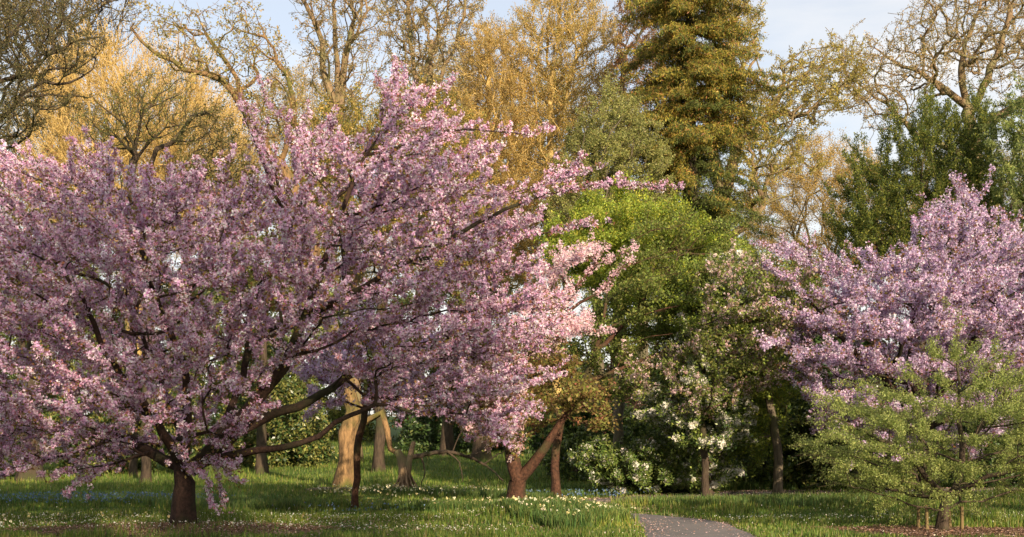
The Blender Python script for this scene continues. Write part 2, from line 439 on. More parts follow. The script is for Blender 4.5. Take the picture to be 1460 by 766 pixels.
# ---- second cherry, forked red trunk
make_tree('cherry_tree', 'forked red-barked cherry with salmon blossom beside the bank of daffodils', 'tree',
    (737, 725, 26.), [(737, 715), (736, 698), (740, 684)], [(700, 480), (755, 425), (775, 360), (800, 345), (860, 350), (868, 375), (815, 392), (805, 425), (845, 455), (850, 480), (805, 492), (835, 540), (885, 570), (868, 640), (830, 600), (790, 585), (745, 640), (700, 620), (650, 600), (650, 520)],
    26, 2.0, 620, .17, B_CHERRY2,
    [dict(name='blossom', n=42000, size=.046, pal=SALMON, mat=M_BLOSSOM, rmax=.011, spread=.10, kind='floret', clump=9, jit=.18, gaps=.3, region=lambda P: (P[:, 2] > 3.0 + .25 * P[:, 0]) | (P[:, 0] < .3)),
     dict(name='foliage', n=15000, size=.075, pal=BRONZE + [(5, (.24, .25, .06)), (3, (.32, .25, .08))], mat=M_LEAF, rmax=.011, spread=.12, clump=4, region=lambda P: P[:, 2] < 3.6)],
    limbs=[dict(p=[(737, 684), (730, 650), (722, 615, .1), (735, 560, .2), (752, 500, .2), (800, 452, .1), (862, 410), (895, 372)], r=(.105, .008)),
           dict(p=[(744, 682), (768, 650, -.2), (795, 606, -.3), (830, 565, -.5), (872, 552, -.6)], r=(.12, .01)),
           dict(p=[(790, 462, .1), (815, 415, -.3), (850, 378, -.5), (900, 356, -.5)], r=(.03, .005)), dict(p=[(765, 490, .2), (800, 476, -.3), (835, 474, -.4), (868, 470, -.4)], r=(.025, .005)),
           dict(p=[(728, 650), (716, 612, -.5), (690, 560, -.8), (670, 530, -.9)], r=(.05, .01))],
    seed=12, bf=.25, seg=.22, gnarl=.13, tip=.003, split=True, wob=.02, round_=.7, edge=.3, inset=12, tiers=(.7, .3, .75),
    shoots=dict(n=2, L=.38, up=.2, out=.6, rnd=.35, every=.4, low=1.), skip=1.6)

# ---- slim young cherry between them
make_tree('young_cherry_tree', 'slim straight cherry stem standing in daisies, crown lost in the big cherry', 'tree',
    (506, 724, 26.1), [(506, 700), (510, 640), (520, 585), (528, 540)], [(430, 560), (440, 500), (520, 440), (640, 480), (660, 580), (560, 600), (520, 560), (450, 590)],
    25.6, 1.4, 260, .075, B_CHERRY2,
    [dict(name='blossom', n=16000, size=.06, pal=MAUVE, mat=M_BLOSSOM, rmax=.011, spread=.1, kind='floret', clump=9, gaps=.3),
     dict(name='foliage', n=4000, size=.06, pal=BRONZE, mat=M_LEAF, rmax=.011, spread=.12)],
    seed=13, bf=.3, seg=.25, gnarl=.12, tip=.003, shoots=dict(n=1, L=.4, up=.2, out=.5, rnd=.4, every=.3), skip=2.)

# ---- cherry on the right
make_tree('cherry_tree', 'broad lilac pink cherry on the right, behind the small staked green tree', 'tree',
    (1322, 690, 28.), [(1322, 660), (1318, 610), (1310, 570)], [(1060, 358), (1110, 352), (1180, 362), (1240, 366), (1242, 318), (1276, 350), (1306, 316), (1345, 290), (1372, 268), (1418, 272), (1412, 306), (1462, 334), (1540, 350), (1600, 450), (1560, 600), (1400, 640), (1230, 655), (1160, 610), (1150, 560), (1085, 500), (1110, 440), (1150, 445), (1170, 405), (1112, 395), (1070, 378)],
    28, 3.4, 1500, .22, B_CHERRY,
    [dict(name='blossom', n=230000, size=.048, pal=MAUVE, mat=M_BLOSSOM, rmax=.0125, spread=.09, kind='floret', clump=9, jit=.2, gaps=.32),
     dict(name='foliage', n=22000, size=.07, pal=BRONZE, mat=M_LEAF, rmax=.012, spread=.13, clump=3)],
    limbs=[dict(p=[(1312, 600), (1260, 540, -.4), (1215, 500, -.8), (1180, 460, -1.), (1130, 400, -1.4)], r=(.11, .012)),
           dict(p=[(1316, 590), (1300, 500, .3), (1340, 420, -.5), (1370, 340, -.7), (1385, 290, -.8)], r=(.11, .01)),
           dict(p=[(1318, 600), (1370, 520, -.7), (1410, 450, -1.3), (1470, 400, -1.5)], r=(.10, .012)),
           dict(p=[(1262, 542), (1300, 460, -1.6), (1310, 410, -2.1), (1345, 390, -2.3)], r=(.05, .01))],
    seed=14, bf=.25, seg=.28, gnarl=.13, tip=.0032, split=True, wob=.025, round_=.7, edge=.3, inset=13, tiers=(.75, .28, .75),
    shoots=dict(n=2, L=.58, up=.14, out=.9, rnd=.28, every=.42, low=2.), skip=1.2)

# ---- small staked tree, fresh green
make_tree('young_green_tree', 'small wide tree in fresh pale green leaf, staked in a mulch circle', 'tree',
    (1343, 755, 20.3), [(1344, 745), (1347, 728), (1354, 710)], [(1150, 640), (1172, 600), (1165, 580), (1225, 575), (1222, 556), (1262, 538), (1300, 520), (1338, 500), (1362, 446), (1388, 500), (1430, 512), (1480, 520), (1560, 560), (1560, 690), (1440, 700), (1400, 728), (1330, 720), (1250, 716), (1190, 700)],
    20.3, 1.7, 680, .085, B_DARK,
    [dict(name='foliage', n=115000, size=.036, pal=YOUNG, mat=M_LEAF, rmax=.006, spread=.075, clump=6, gaps=.7, aspect=.26, flat=.7)],
    limbs=[dict(p=[(1350, 712), (1320, 680, -.2), (1280, 640, -.5), (1220, 610, -.7), (1180, 590, -.8)], r=(.05, .006)),
           dict(p=[(1354, 712), (1368, 680), (1371, 640, .1), (1368, 600), (1366, 540, -.1), (1362, 470, -.1)], r=(.06, .006)),
           dict(p=[(1371, 642, .1), (1398, 610, .2), (1430, 560, .3), (1470, 520, .3)], r=(.035, .005)),
           dict(p=[(1358, 705), (1410, 680, -.5), (1470, 665, -.9), (1530, 650, -1.1)], r=(.045, .006)),
           dict(p=[(1350, 712), (1300, 705, .6), (1240, 690, .9), (1180, 670, 1.)], r=(.035, .005))],
    seed=15, tiers=(.42, .13, .9), bf=.3, seg=.2, gnarl=.12, tip=.0022, split=True, wob=.012, round_=.7,
    shoots=dict(n=2, L=.45, up=-.02, out=.9, rnd=.22, every=.45, low=0.), skip=.3)
# ---- bright maple and mid-green trees in the middle
make_tree('maple_tree', 'bright yellow-green maple glowing behind the salmon cherry blossom', 'tree',
    (880, 660, 36.), [(882, 600), (886, 500), (880, 420)], [(770, 360), (776, 322), (815, 312), (826, 284), (868, 290), (890, 272), (930, 292), (960, 284), (985, 318), (1030, 330), (1062, 365), (1040, 395), (950, 400), (880, 430), (800, 400)],
    34.5, 2.6, 520, .16, B_GREY, [dict(name='foliage', n=80000, size=.07, pal=LIME, mat=M_LEAF, rmax=.014, spread=.2, clump=6, gaps=.6, flat=.6)],
    seed=21, tiers=(.8, .0, .7), seg=.4, gnarl=.12, tip=.004, shoots=dict(n=1, L=.5, up=.1, out=.6, rnd=.3, every=.4))
make_tree('maple_tree', 'mid-green layered tree with slim grey trunk beside the daffodil bank', 'tree',
    (793, 711, 29.6), [(793, 690), (791, 640), (800, 600), (835, 545), (850, 500)], [(800, 540), (810, 470), (850, 400), (900, 340), (960, 300), (1020, 320), (1060, 370), (1075, 430), (1050, 500), (960, 520), (900, 560), (840, 560)],
    31.5, 2.6, 620, .10, B_CHERRY2, [dict(name='foliage', n=60000, size=.07, pal=GREEN + OLIVE + [(2, (.18, .24, .04))], mat=M_LEAF, rmax=.013, spread=.18, clump=6, gaps=.75, flat=.6)],
    limbs=[dict(p=[(800, 600), (780, 560), (770, 520, .3)], r=(.05, .01)), dict(p=[(850, 505), (900, 450, 1.), (960, 380, 1.5)], r=(.06, .01)), dict(p=[(838, 545), (900, 520, .6), (980, 490, 1.), (1040, 460, 1.5)], r=(.05, .01))],
    seed=22, tiers=(.7, .1, .8), seg=.35, gnarl=.14, tip=.004, shoots=dict(n=1, L=.45, up=.1, out=.6, rnd=.35, every=.5), skip=2.6)
make_tree('acer_tree', 'low lime-green maple with flat layers left of the lilac cherry', 'tree',
    (1110, 690, 30.), [(1108, 640), (1095, 560), (1085, 480)], [(940, 420), (960, 370), (1040, 372), (1100, 385), (1165, 398), (1180, 430), (1150, 480), (1080, 500), (980, 490)],
    30.5, 1.9, 420, .11, B_GREY, [dict(name='foliage', n=70000, size=.068, pal=LIME + GREEN + GREEN, mat=M_LEAF, rmax=.013, spread=.16, clump=6, flat=.7)],
    extra=[([(1010, 480), (1100, 470), (1140, 540), (1110, 640), (1040, 640), (1000, 560)], 31, 1.4, 300)],
    seed=23, tiers=(.55, .05, .85), seg=.3, gnarl=.12, tip=.004, shoots=dict(n=1, L=.4, up=0, out=.6, rnd=.3, every=.4))
# dusty pink shrub-tree
make_tree('magnolia_tree', 'sparse dusty pink flowering tree with dark crooked branches in the middle', 'tree',
    (1006, 690, 29.), [(1004, 640), (996, 580), (990, 530)], [(870, 520), (960, 500), (1000, 440), (990, 395), (1040, 350), (1090, 385), (1180, 380), (1190, 470), (1120, 500), (1080, 560), (1000, 600), (960, 560), (880, 556)],
    28.5, 1.8, 420, .085, B_DARK, [dict(name='blossom', n=14000, size=.055, pal=[(3, (.62, .44, .47)), (3, (.74, .58, .57)), (2, (.40, .24, .2))], mat=M_BLOSSOM, rmax=.011, spread=.08, kind='floret', clump=5, gaps=.5),
        dict(name='foliage', n=22000, size=.07, pal=OLIVE + GREEN, mat=M_LEAF, rmax=.011, spread=.15, clump=3)],
    limbs=[dict(p=[(996, 560), (1010, 500, -.3), (1040, 440, -.5), (1090, 420, -.6), (1120, 400, -.6)], r=(.05, .01)), dict(p=[(994, 545), (960, 500, -.4), (930, 510, -.5)], r=(.04, .01))],
    seed=24, tiers=(.6, .15, .7), seg=.28, gnarl=.16, tip=.0035, shoots=dict(n=1, L=.4, up=.1, out=.5, rnd=.4, every=.4))
# rhododendrons
def rhodo(label, base, poly, dep, n, nl, nf, seed, pal, fpal=None, freg=None, size=.12, cat='bush', name='rhododendron_bush', ncl=22, sp=.16):
    lv = [dict(name='foliage', n=nl, size=size, pal=pal, mat=M_GLOSSY, rmax=.02, spread=sp, clump=8, aspect=.22, up=.2, gaps=.25)]
    if nf: lv.append(dict(name='blossom', n=nf, size=.065, pal=fpal or WHITE, mat=M_PETAL, rmax=.011, spread=.075, kind='floret', clump=ncl, gaps=.45, jit=.1, region=freg))
    D = base[2]; bx = base[0]
    z0 = 616 + (H) * F / D
    return make_tree(name, label, cat, base, [(bx, z0 - 15), (bx + 3, z0 - 40)], poly, D, dep, n, .08, B_DARK, lv, seed=seed, seg=.3, gnarl=.15, tip=.005, k=5, shoots=dict(n=1, L=.25, up=.4, out=.6, rnd=.3, every=.4, low=.5), skip=.1, round_=.8)
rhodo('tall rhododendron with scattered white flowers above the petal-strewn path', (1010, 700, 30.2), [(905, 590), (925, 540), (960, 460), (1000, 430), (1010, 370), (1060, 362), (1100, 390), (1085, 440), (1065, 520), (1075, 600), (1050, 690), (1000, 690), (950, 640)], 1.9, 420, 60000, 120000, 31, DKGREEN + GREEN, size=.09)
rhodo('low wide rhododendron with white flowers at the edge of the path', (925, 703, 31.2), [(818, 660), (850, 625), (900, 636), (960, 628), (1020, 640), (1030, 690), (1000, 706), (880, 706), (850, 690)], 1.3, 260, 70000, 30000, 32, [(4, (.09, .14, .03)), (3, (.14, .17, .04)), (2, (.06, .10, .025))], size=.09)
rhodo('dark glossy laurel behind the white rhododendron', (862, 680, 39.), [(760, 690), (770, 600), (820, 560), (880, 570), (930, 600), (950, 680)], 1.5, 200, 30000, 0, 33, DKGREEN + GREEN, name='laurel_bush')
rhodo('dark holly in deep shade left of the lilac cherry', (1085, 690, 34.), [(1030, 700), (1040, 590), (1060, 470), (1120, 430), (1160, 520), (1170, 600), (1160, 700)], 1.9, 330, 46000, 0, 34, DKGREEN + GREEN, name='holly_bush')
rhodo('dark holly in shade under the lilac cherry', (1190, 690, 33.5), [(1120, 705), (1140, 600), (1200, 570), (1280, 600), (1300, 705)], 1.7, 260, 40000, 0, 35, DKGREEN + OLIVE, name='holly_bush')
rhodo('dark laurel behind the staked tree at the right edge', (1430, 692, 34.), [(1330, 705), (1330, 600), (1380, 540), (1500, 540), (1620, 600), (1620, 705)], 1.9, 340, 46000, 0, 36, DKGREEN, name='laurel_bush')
rhodo('dull purple-brown beech in the shade beside the grey tree trunk', (895, 690, 44.), [(770, 690), (800, 560), (850, 520), (920, 530), (945, 600), (940, 690)], 1.5, 220, 26000, 0, 37, [(3, (.09, .045, .035)), (2, (.13, .07, .05)), (2, (.05, .03, .025))], name='copper_beech', cat='tree', size=.1)
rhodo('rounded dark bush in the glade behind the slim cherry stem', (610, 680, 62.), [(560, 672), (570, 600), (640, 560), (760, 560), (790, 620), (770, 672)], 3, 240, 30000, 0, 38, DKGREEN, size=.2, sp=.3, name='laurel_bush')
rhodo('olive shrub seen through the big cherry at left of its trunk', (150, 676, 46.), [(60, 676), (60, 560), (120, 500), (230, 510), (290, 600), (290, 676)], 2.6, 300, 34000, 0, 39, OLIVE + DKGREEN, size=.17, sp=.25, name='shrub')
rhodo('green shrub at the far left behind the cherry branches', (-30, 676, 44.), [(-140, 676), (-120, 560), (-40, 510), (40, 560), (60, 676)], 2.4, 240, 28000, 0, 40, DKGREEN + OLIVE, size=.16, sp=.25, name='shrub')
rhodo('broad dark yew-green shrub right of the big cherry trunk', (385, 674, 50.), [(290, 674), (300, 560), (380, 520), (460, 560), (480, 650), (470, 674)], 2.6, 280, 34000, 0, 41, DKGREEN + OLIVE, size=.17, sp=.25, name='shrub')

# ---- old golden-lit tree with the arching limb
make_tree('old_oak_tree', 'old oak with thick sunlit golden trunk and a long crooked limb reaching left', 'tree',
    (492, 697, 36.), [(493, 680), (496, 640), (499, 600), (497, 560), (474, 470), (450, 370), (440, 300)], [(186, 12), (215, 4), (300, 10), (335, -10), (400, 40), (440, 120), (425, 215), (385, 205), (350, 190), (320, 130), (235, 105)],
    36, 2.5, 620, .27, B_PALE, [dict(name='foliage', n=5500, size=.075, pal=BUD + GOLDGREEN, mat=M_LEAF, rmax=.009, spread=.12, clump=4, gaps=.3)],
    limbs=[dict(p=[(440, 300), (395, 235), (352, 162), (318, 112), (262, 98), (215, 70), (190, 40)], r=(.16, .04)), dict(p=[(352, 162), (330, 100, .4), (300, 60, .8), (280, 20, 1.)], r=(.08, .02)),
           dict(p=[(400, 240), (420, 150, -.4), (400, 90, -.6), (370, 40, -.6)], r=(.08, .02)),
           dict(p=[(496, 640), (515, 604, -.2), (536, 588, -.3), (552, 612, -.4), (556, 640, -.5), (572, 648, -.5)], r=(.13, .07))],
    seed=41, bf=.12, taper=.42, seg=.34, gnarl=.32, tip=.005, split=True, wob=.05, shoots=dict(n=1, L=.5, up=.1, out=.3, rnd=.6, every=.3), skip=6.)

# ---- bare and budding trees behind
def bare(label, name, base, trunk, poly, dep, n, R, bark, nl, pal, seed, limbs=(), size=.1,  sh=None, tip=.008, seg=.5, gnarl=.2, skip=4., k=4, spread=.15, clump=4, gaps=.25, rmax=.014, round_=.7, flat=0., bf=.3, cat='tree', up=0.):
    n = int(n * 1.35); nl = int(nl * 1.3); size *= .82
    return make_tree(name, label, cat, base, trunk, poly, base[2], dep, n, R, bark, [dict(name='foliage', n=nl, size=size, pal=pal, mat=M_LEAF, rmax=rmax, spread=spread, clump=clump, gaps=gaps, flat=flat, up=up)],
        limbs=limbs, seed=seed, seg=seg, gnarl=gnarl, tip=tip, k=k, shoots=sh, skip=skip, round_=round_, wob=.06, bf=bf)
bare('bare oak with wide open sunlit crown above the dark yew at upper right', 'oak_tree', (1395, 690, 62.), [(1392, 600), (1388, 330), (1386, 200), (1378, 150)],
    [(1195, 80), (1215, 40), (1262, 52), (1285, 10), (1310, -60), (1400, -90), (1600, -60), (1600, 160), (1500, 200), (1440, 150), (1400, 130), (1350, 130), (1310, 160), (1290, 200), (1250, 190), (1190, 150)], 5.5, 1500, .42, B_OAK, 42000, BUD, 51,
    limbs=[dict(p=[(1378, 152), (1340, 122), (1300, 100), (1262, 80)], r=(.19, .05)), dict(p=[(1384, 165), (1410, 110), (1432, 50), (1450, -20)], r=(.2, .05)), dict(p=[(1378, 148), (1370, 90), (1390, 30), (1400, -40)], r=(.16, .04)),
           dict(p=[(1388, 230), (1340, 205), (1300, 190), (1262, 150), (1222, 118)], r=(.2, .04)), dict(p=[(1390, 190), (1450, 150), (1520, 120)], r=(.18, .04))],
    sh=dict(n=1, L=.8, up=.1, out=.3, rnd=.7, every=.4), tip=.012, gnarl=.4, rmax=.022, size=.10, k=5, bf=.12)
bare('budding oak with long crooked boughs between the spruce and the yew', 'oak_tree', (1035, 690, 60.), [(1040, 560), (1035, 380), (1020, 220), (1010, 120)],
    [(1000, -60), (1075, -20), (1092, 60), (1080, 110), (1110, 85), (1150, 65), (1200, 52), (1245, 92), (1225, 160), (1165, 175), (1150, 215), (1190, 235), (1110, 260), (1092, 300), (1060, 330), (1020, 200)], 4.5, 900, .4, B_OAK, 34000, GOLDGREEN, 52,
    limbs=[dict(p=[(1030, 300), (1060, 190), (1100, 165), (1150, 160), (1190, 120)], r=(.16, .04)), dict(p=[(1030, 270), (1070, 130), (1110, 130), (1160, 95)], r=(.13, .03)), dict(p=[(1035, 340), (1065, 320), (1090, 290), (1130, 280)], r=(.12, .03))],
    sh=dict(n=1, L=.8, up=.1, out=.4, rnd=.6, every=.3), tip=.012, gnarl=.34, rmax=.02, size=.11, bf=.12)
bare('twin-stemmed orange-barked tree rising above the tip of the big cherry', 'budding_tree', (505, 690, 52.), [(505, 500), (495, 300), (484, 210), (474, 150)],
    [(410, 20), (420, -60), (500, -100), (560, -60), (560, 60), (540, 150), (500, 200), (450, 170), (430, 90)], 3, 520, .3, B_OAK, 8000, BUD, 53,
    limbs=[dict(p=[(480, 160), (462, 100), (452, 40), (428, -10), (420, -60)], r=(.17, .05)), dict(p=[(482, 160), (480, 90), (476, 30), (482, -50)], r=(.15, .05)), dict(p=[(484, 175), (492, 100), (502, 40), (500, -60)], r=(.14, .04))],
    sh=dict(n=1, L=.6, up=.2, out=.3, rnd=.6, every=.4), tip=.01, rmax=.018, gnarl=.24)
bare('tall budding tree with fine branches behind the tip of the big cherry', 'budding_tree', (600, 690, 68.), [(600, 400), (612, 200), (615, 60)],
    [(540, 20), (560, -80), (640, -110), (700, -60), (690, 100), (640, 180), (560, 150)], 4.5, 620, .3, B_OAK, 20000, BUD, 54, limbs=[dict(p=[(612, 190), (590, 90), (580, -20), (585, -80)], r=(.14, .04)), dict(p=[(612, 150), (650, 60), (670, -30)], r=(.12, .04))],
    sh=dict(n=1, L=.8, up=.2, out=.3, rnd=.6, every=.4), tip=.012, rmax=.02, size=.13)
bare('rounded olive-yellow tree just behind the tip of the big cherry', 'olive_tree', (540, 690, 46.), [(540, 500), (545, 350)],
    [(395, 330), (415, 200), (450, 150), (500, 128), (560, 112), (640, 120), (690, 170), (700, 280), (650, 400), (430, 400)], 3.2, 700, .2, B_DARK, 110000, GOLDGREEN + OLIVE + GOLD, 55, sh=dict(n=1, L=.5, up=.3, out=.5, rnd=.4, every=.5), size=.08, spread=.17, clump=5, gaps=.4)
bare('golden larch with dense fine twigs, left of the two behind the cherry tip', 'larch_tree', (690, 690, 56.), [(692, 500), (696, 200), (698, 80)],
    [(620, 260), (640, 150), (660, 70), (700, 20), (745, 60), (760, 160), (780, 300), (760, 420), (620, 400)], 3.4, 1000, .22, B_GOLD, 100000, GOLD + BUD, 56, sh=dict(n=2, L=.7, up=.1, out=.5, rnd=.4, every=.5), size=.08, spread=.16, k=4, clump=3, gaps=.4)
bare('pale golden budding tree left of the spruce', 'larch_tree', (795, 690, 58.), [(792, 500), (785, 250), (788, 100)],
    [(730, 200), (720, 60), (760, -40), (840, -60), (880, 60), (860, 200), (850, 330), (740, 380)], 3.6, 1000, .22, B_GOLD, 80000, BUD + GOLDGREEN + GOLD, 57, sh=dict(n=2, L=.7, up=.3, out=.4, rnd=.4, every=.5), size=.08, spread=.16, gaps=.35)
bare('reddish-brown budding tree close against the left of the spruce top', 'budding_tree', (885, 690, 60.), [(880, 500), (882, 250), (890, 80)],
    [(858, 120), (868, 30), (890, -30), (940, -60), (950, 60), (920, 200), (870, 220)], 2.6, 420, .2, B_GREY, 24000, [(3, (.40, .21, .10)), (2, (.28, .18, .07)), (2, (.22, .13, .06))], 58, sh=dict(n=1, L=.6, up=.3, out=.3, rnd=.5, every=.4), size=.09)
bare('soft olive juniper left of the spruce, above the bright maple', 'juniper_tree', (850, 690, 47.), [(850, 500), (852, 300)],
    [(770, 300), (800, 220), (830, 160), (870, 120), (920, 160), (960, 240), (970, 330), (900, 380), (790, 380)], 2.6, 600, .2, B_GREY, 76000, [(3, (.30, .31, .09)), (3, (.38, .36, .13)), (2, (.22, .25, .08))], 59, sh=dict(n=2, L=.5, up=.4, out=.3, rnd=.3, every=.4), size=.08, spread=.14, clump=4, gaps=.35)
bare('golden weeping willow filling the gap at upper left', 'willow_tree', (190, 690, 60.), [(190, 500), (185, 300), (180, 200)],
    [(20, 330), (30, 180), (70, 90), (140, 60), (230, 80), (300, 100), (350, 170), (370, 330), (200, 380)], 5, 1300, .4, B_GOLD, 110000, [(4, (.54, .37, .12)), (3, (.62, .45, .17)), (2, (.42, .28, .09))], 60, sh=dict(n=3, L=1.5, up=.7, out=.1, rnd=.22, every=.6, droop=.02), size=.07, tip=.010, spread=.14, k=4, clump=3, gaps=.25, rmax=.018)
bare('brown twiggy tree with upright shoots at the top left', 'budding_tree', (95, 690, 70.), [(95, 400), (92, 200), (90, 90)],
    [(-60, 80), (-60, -60), (60, -100), (205, -60), (200, 60), (150, 110), (60, 140)], 4.5, 800, .3, B_DARK, 16000, BUD, 61, sh=dict(n=2, L=1.2, up=.9, out=.2, rnd=.2, every=.5), tip=.012, size=.12, rmax=.018)
bare('dark spreading tree with fanned boughs at the left edge', 'dark_spreading_tree', (-70, 690, 38.), [(-65, 500), (-55, 300), (-50, 180)],
    [(-160, 200), (-150, 0), (-60, -40), (60, -40), (120, 20), (160, 70), (140, 90), (80, 130), (110, 150), (60, 190), (20, 230), (-60, 260)], 2.8, 850, .3, B_DARK, 36000, [(3, (.10, .10, .045)), (2, (.16, .14, .06)), (2, (.22, .17, .07))], 62,
    limbs=[dict(p=[(-50, 200), (0, 120), (40, 105), (90, 70), (145, 50)], r=(.12, .02)), dict(p=[(-52, 230), (0, 170), (50, 125), (100, 115), (140, 85)], r=(.10, .02)), dict(p=[(-50, 180), (-10, 80), (30, 30), (60, -20)], r=(.11, .02)), dict(p=[(-52, 260), (10, 160), (70, 135), (130, 140)], r=(.09, .02))],
    sh=dict(n=2, L=.55, up=.5, out=.3, rnd=.4, every=.4), tip=.006, seg=.35, gnarl=.2, rmax=.012, size=.07, spread=.1)
bare('small dark bare tree with upright forks in front of the golden willow', 'thorn_tree', (190, 680, 44.), [(192, 500), (190, 300), (192, 210)],
    [(100, 160), (130, 150), (180, 110), (240, 95), (280, 110), (270, 180), (230, 220), (150, 220), (110, 190)], 2, 380, .14, B_DARK, 4500, OLIVE, 63,
    limbs=[dict(p=[(192, 212), (170, 170), (140, 150)], r=(.06, .02)), dict(p=[(192, 215), (205, 165), (240, 125)], r=(.06, .02)), dict(p=[(192, 230), (225, 190), (265, 175)], r=(.05, .02))],
    sh=dict(n=1, L=.5, up=.6, out=.3, rnd=.4, every=.5), tip=.006, seg=.35, rmax=.012, size=.07)
bare('low grey mossy tree leaning right above the cherry blossom at left', 'leaning_tree', (208, 680, 40.), [(212, 400), (212, 240), (240, 205), (275, 175), (292, 160)],
    [(240, 220), (270, 160), (310, 130), (350, 200), (370, 260), (330, 300), (260, 280)], 1.8, 300, .15, B_DARK, 7000, OLIVE + BUD, 64, sh=dict(n=1, L=.5, up=.3, out=.3, rnd=.5, every=.5), tip=.006, seg=.35, rmax=.012, size=.075)
# yews on the right: upright dark shoots
def yew(label, name, base, poly, dep, n, nl, pal, seed, up=1.0, droop=0., size=.11, mat=None, L=.7, every=.45):
    return make_tree(name, label, 'tree', base, [(base[0], 560), (base[0], 420)], poly, base[2], dep, n, .25, B_DARK,
        [dict(name='foliage', n=nl, size=size, pal=pal, mat=M_LEAF, rmax=.02, spread=.13, clump=6, aspect=.2, up=.8 if up > .5 else 0, gaps=.2)],
        seed=seed, seg=.4, gnarl=.1, tip=.006, k=4, shoots=dict(n=1, L=L, up=up, out=.3, rnd=.2, every=every, droop=droop), skip=3., round_=.8)
yew('dark green yew with upright golden-tipped shoots above the lilac cherry', 'yew_tree', (1310, 680, 45.),
    [(1172, 345), (1185, 270), (1200, 300), (1215, 215), (1230, 200), (1245, 250), (1262, 170), (1280, 165), (1290, 190), (1310, 165), (1322, 130), (1340, 150), (1352, 165), (1375, 175), (1385, 128), (1400, 125), (1418, 160), (1425, 230), (1430, 380), (1180, 400)], 2.8, 950, 170000,
    [(4, (.08, .12, .03)), (3, (.13, .16, .03)), (5, (.24, .25, .045)), (2, (.05, .08, .02))], 71, size=.08)
yew('blue-green cedar with drooping sprays at the right edge above the cherry', 'cedar_tree', (1490, 680, 42.),
    [(1405, 330), (1420, 260), (1412, 200), (1440, 140), (1500, 100), (1580, 160), (1600, 380), (1430, 400)], 2.6, 420, 60000, [(4, (.24, .29, .09)), (3, (.32, .35, .12)), (2, (.14, .19, .06))], 72, up=.1, droop=.1)
# spruce: whorled drooping boughs
def spruce():
    rng = np.random.default_rng(73); S = Skeleton(rng); D = 50.
    b = W(985, YH, D); b[2] = float(height(b[0], D)) - .05
    S.polyline([b] + [W(984, y, D) for y in (560, 400, 250, 100, -20, -120)], 0, .4, .02, .33, .06)
    axis = np.array(S.P)
    prof = [(390, 30), (345, 110), (300, 112), (250, 96), (200, 95), (150, 95), (100, 92), (50, 88), (0, 80), (-60, 62), (-150, 12)]
    py = np.array([p[0] for p in prof][::-1], float); pr = np.array([p[1] for p in prof][::-1], float) * D / F
    for y in np.arange(-120, 372, 5.):
        zc = W(985, y, D)[2]; i0 = int(np.argmin(abs(axis[:, 2] - zc))); Lr = np.interp(y, py, pr)
        for _ in range(4):
            a = rng.uniform(0, 2 * math.pi); L = Lr * rng.uniform(.45, 1.2) * (1.35 if rng.random() < .12 else 1)
            d = np.array([math.cos(a), math.sin(a), 0.]); cur = i0; p = axis[i0]; m = max(4, int(L / .28))
            for j in range(m):
                t = (j + 1) / m
                q = axis[i0] + d * L * t + np.array([0, 0, .25 * L * t - .50 * L * t * t + .10 * L * t ** 4]) + rng.normal(0, .03, 3)
                cur = S.add(q, cur, 1)
                side = np.cross(d, (0, 0, 1))
                if j > 0:
                    for sg in (-1, 1):
                        l2 = (.30 * L * (1 - t) + .22) * rng.uniform(.6, 1.2); c2 = cur; dd = d * .7 + side * sg * .8 + np.array([0, 0, -.25])
                        pp = q
                        for w in range(3):
                            dd = dd + np.array([0, 0, -.18]) + rng.normal(0, .1, 3); pp = pp + unit(dd) * l2 / 3; c2 = S.add(pp, c2, 1)
    S.finish(.33, .005, 0)
    ob = root('spruce_tree', 'tall spruce with drooping boughs, golden in the sun, dark at its foot', 'tree', b)
    for pt, nm, k in ((0, 'trunk', 10), (1, 'branch', 4)):
        g = tube_mesh(S, S.partr == pt, k, rng); mesh_obj(nm, g[0], g[1], B_DARK, ob, None, True, b)
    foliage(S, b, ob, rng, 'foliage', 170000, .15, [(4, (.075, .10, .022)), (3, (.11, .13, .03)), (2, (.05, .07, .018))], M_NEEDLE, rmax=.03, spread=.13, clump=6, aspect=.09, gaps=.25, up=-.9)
    foliage(S, b, ob, rng, 'sunlit_foliage', 130000, .12, [(4, (.42, .34, .06)), (3, (.34, .31, .06)), (2, (.46, .32, .09)), (1, (.44, .20, .08))], M_LEAF, rmax=.012, spread=.2, clump=7, aspect=.14, gaps=.5, up=-.9, region=lambda P: P[:, 2] > 11.3 + 3.2 * noise3(P, .9, 2) + 1.1 * np.maximum(0, P[:, 0] - 8.2))  # sunlight painted as gold needles on the upper and left boughs
spruce()
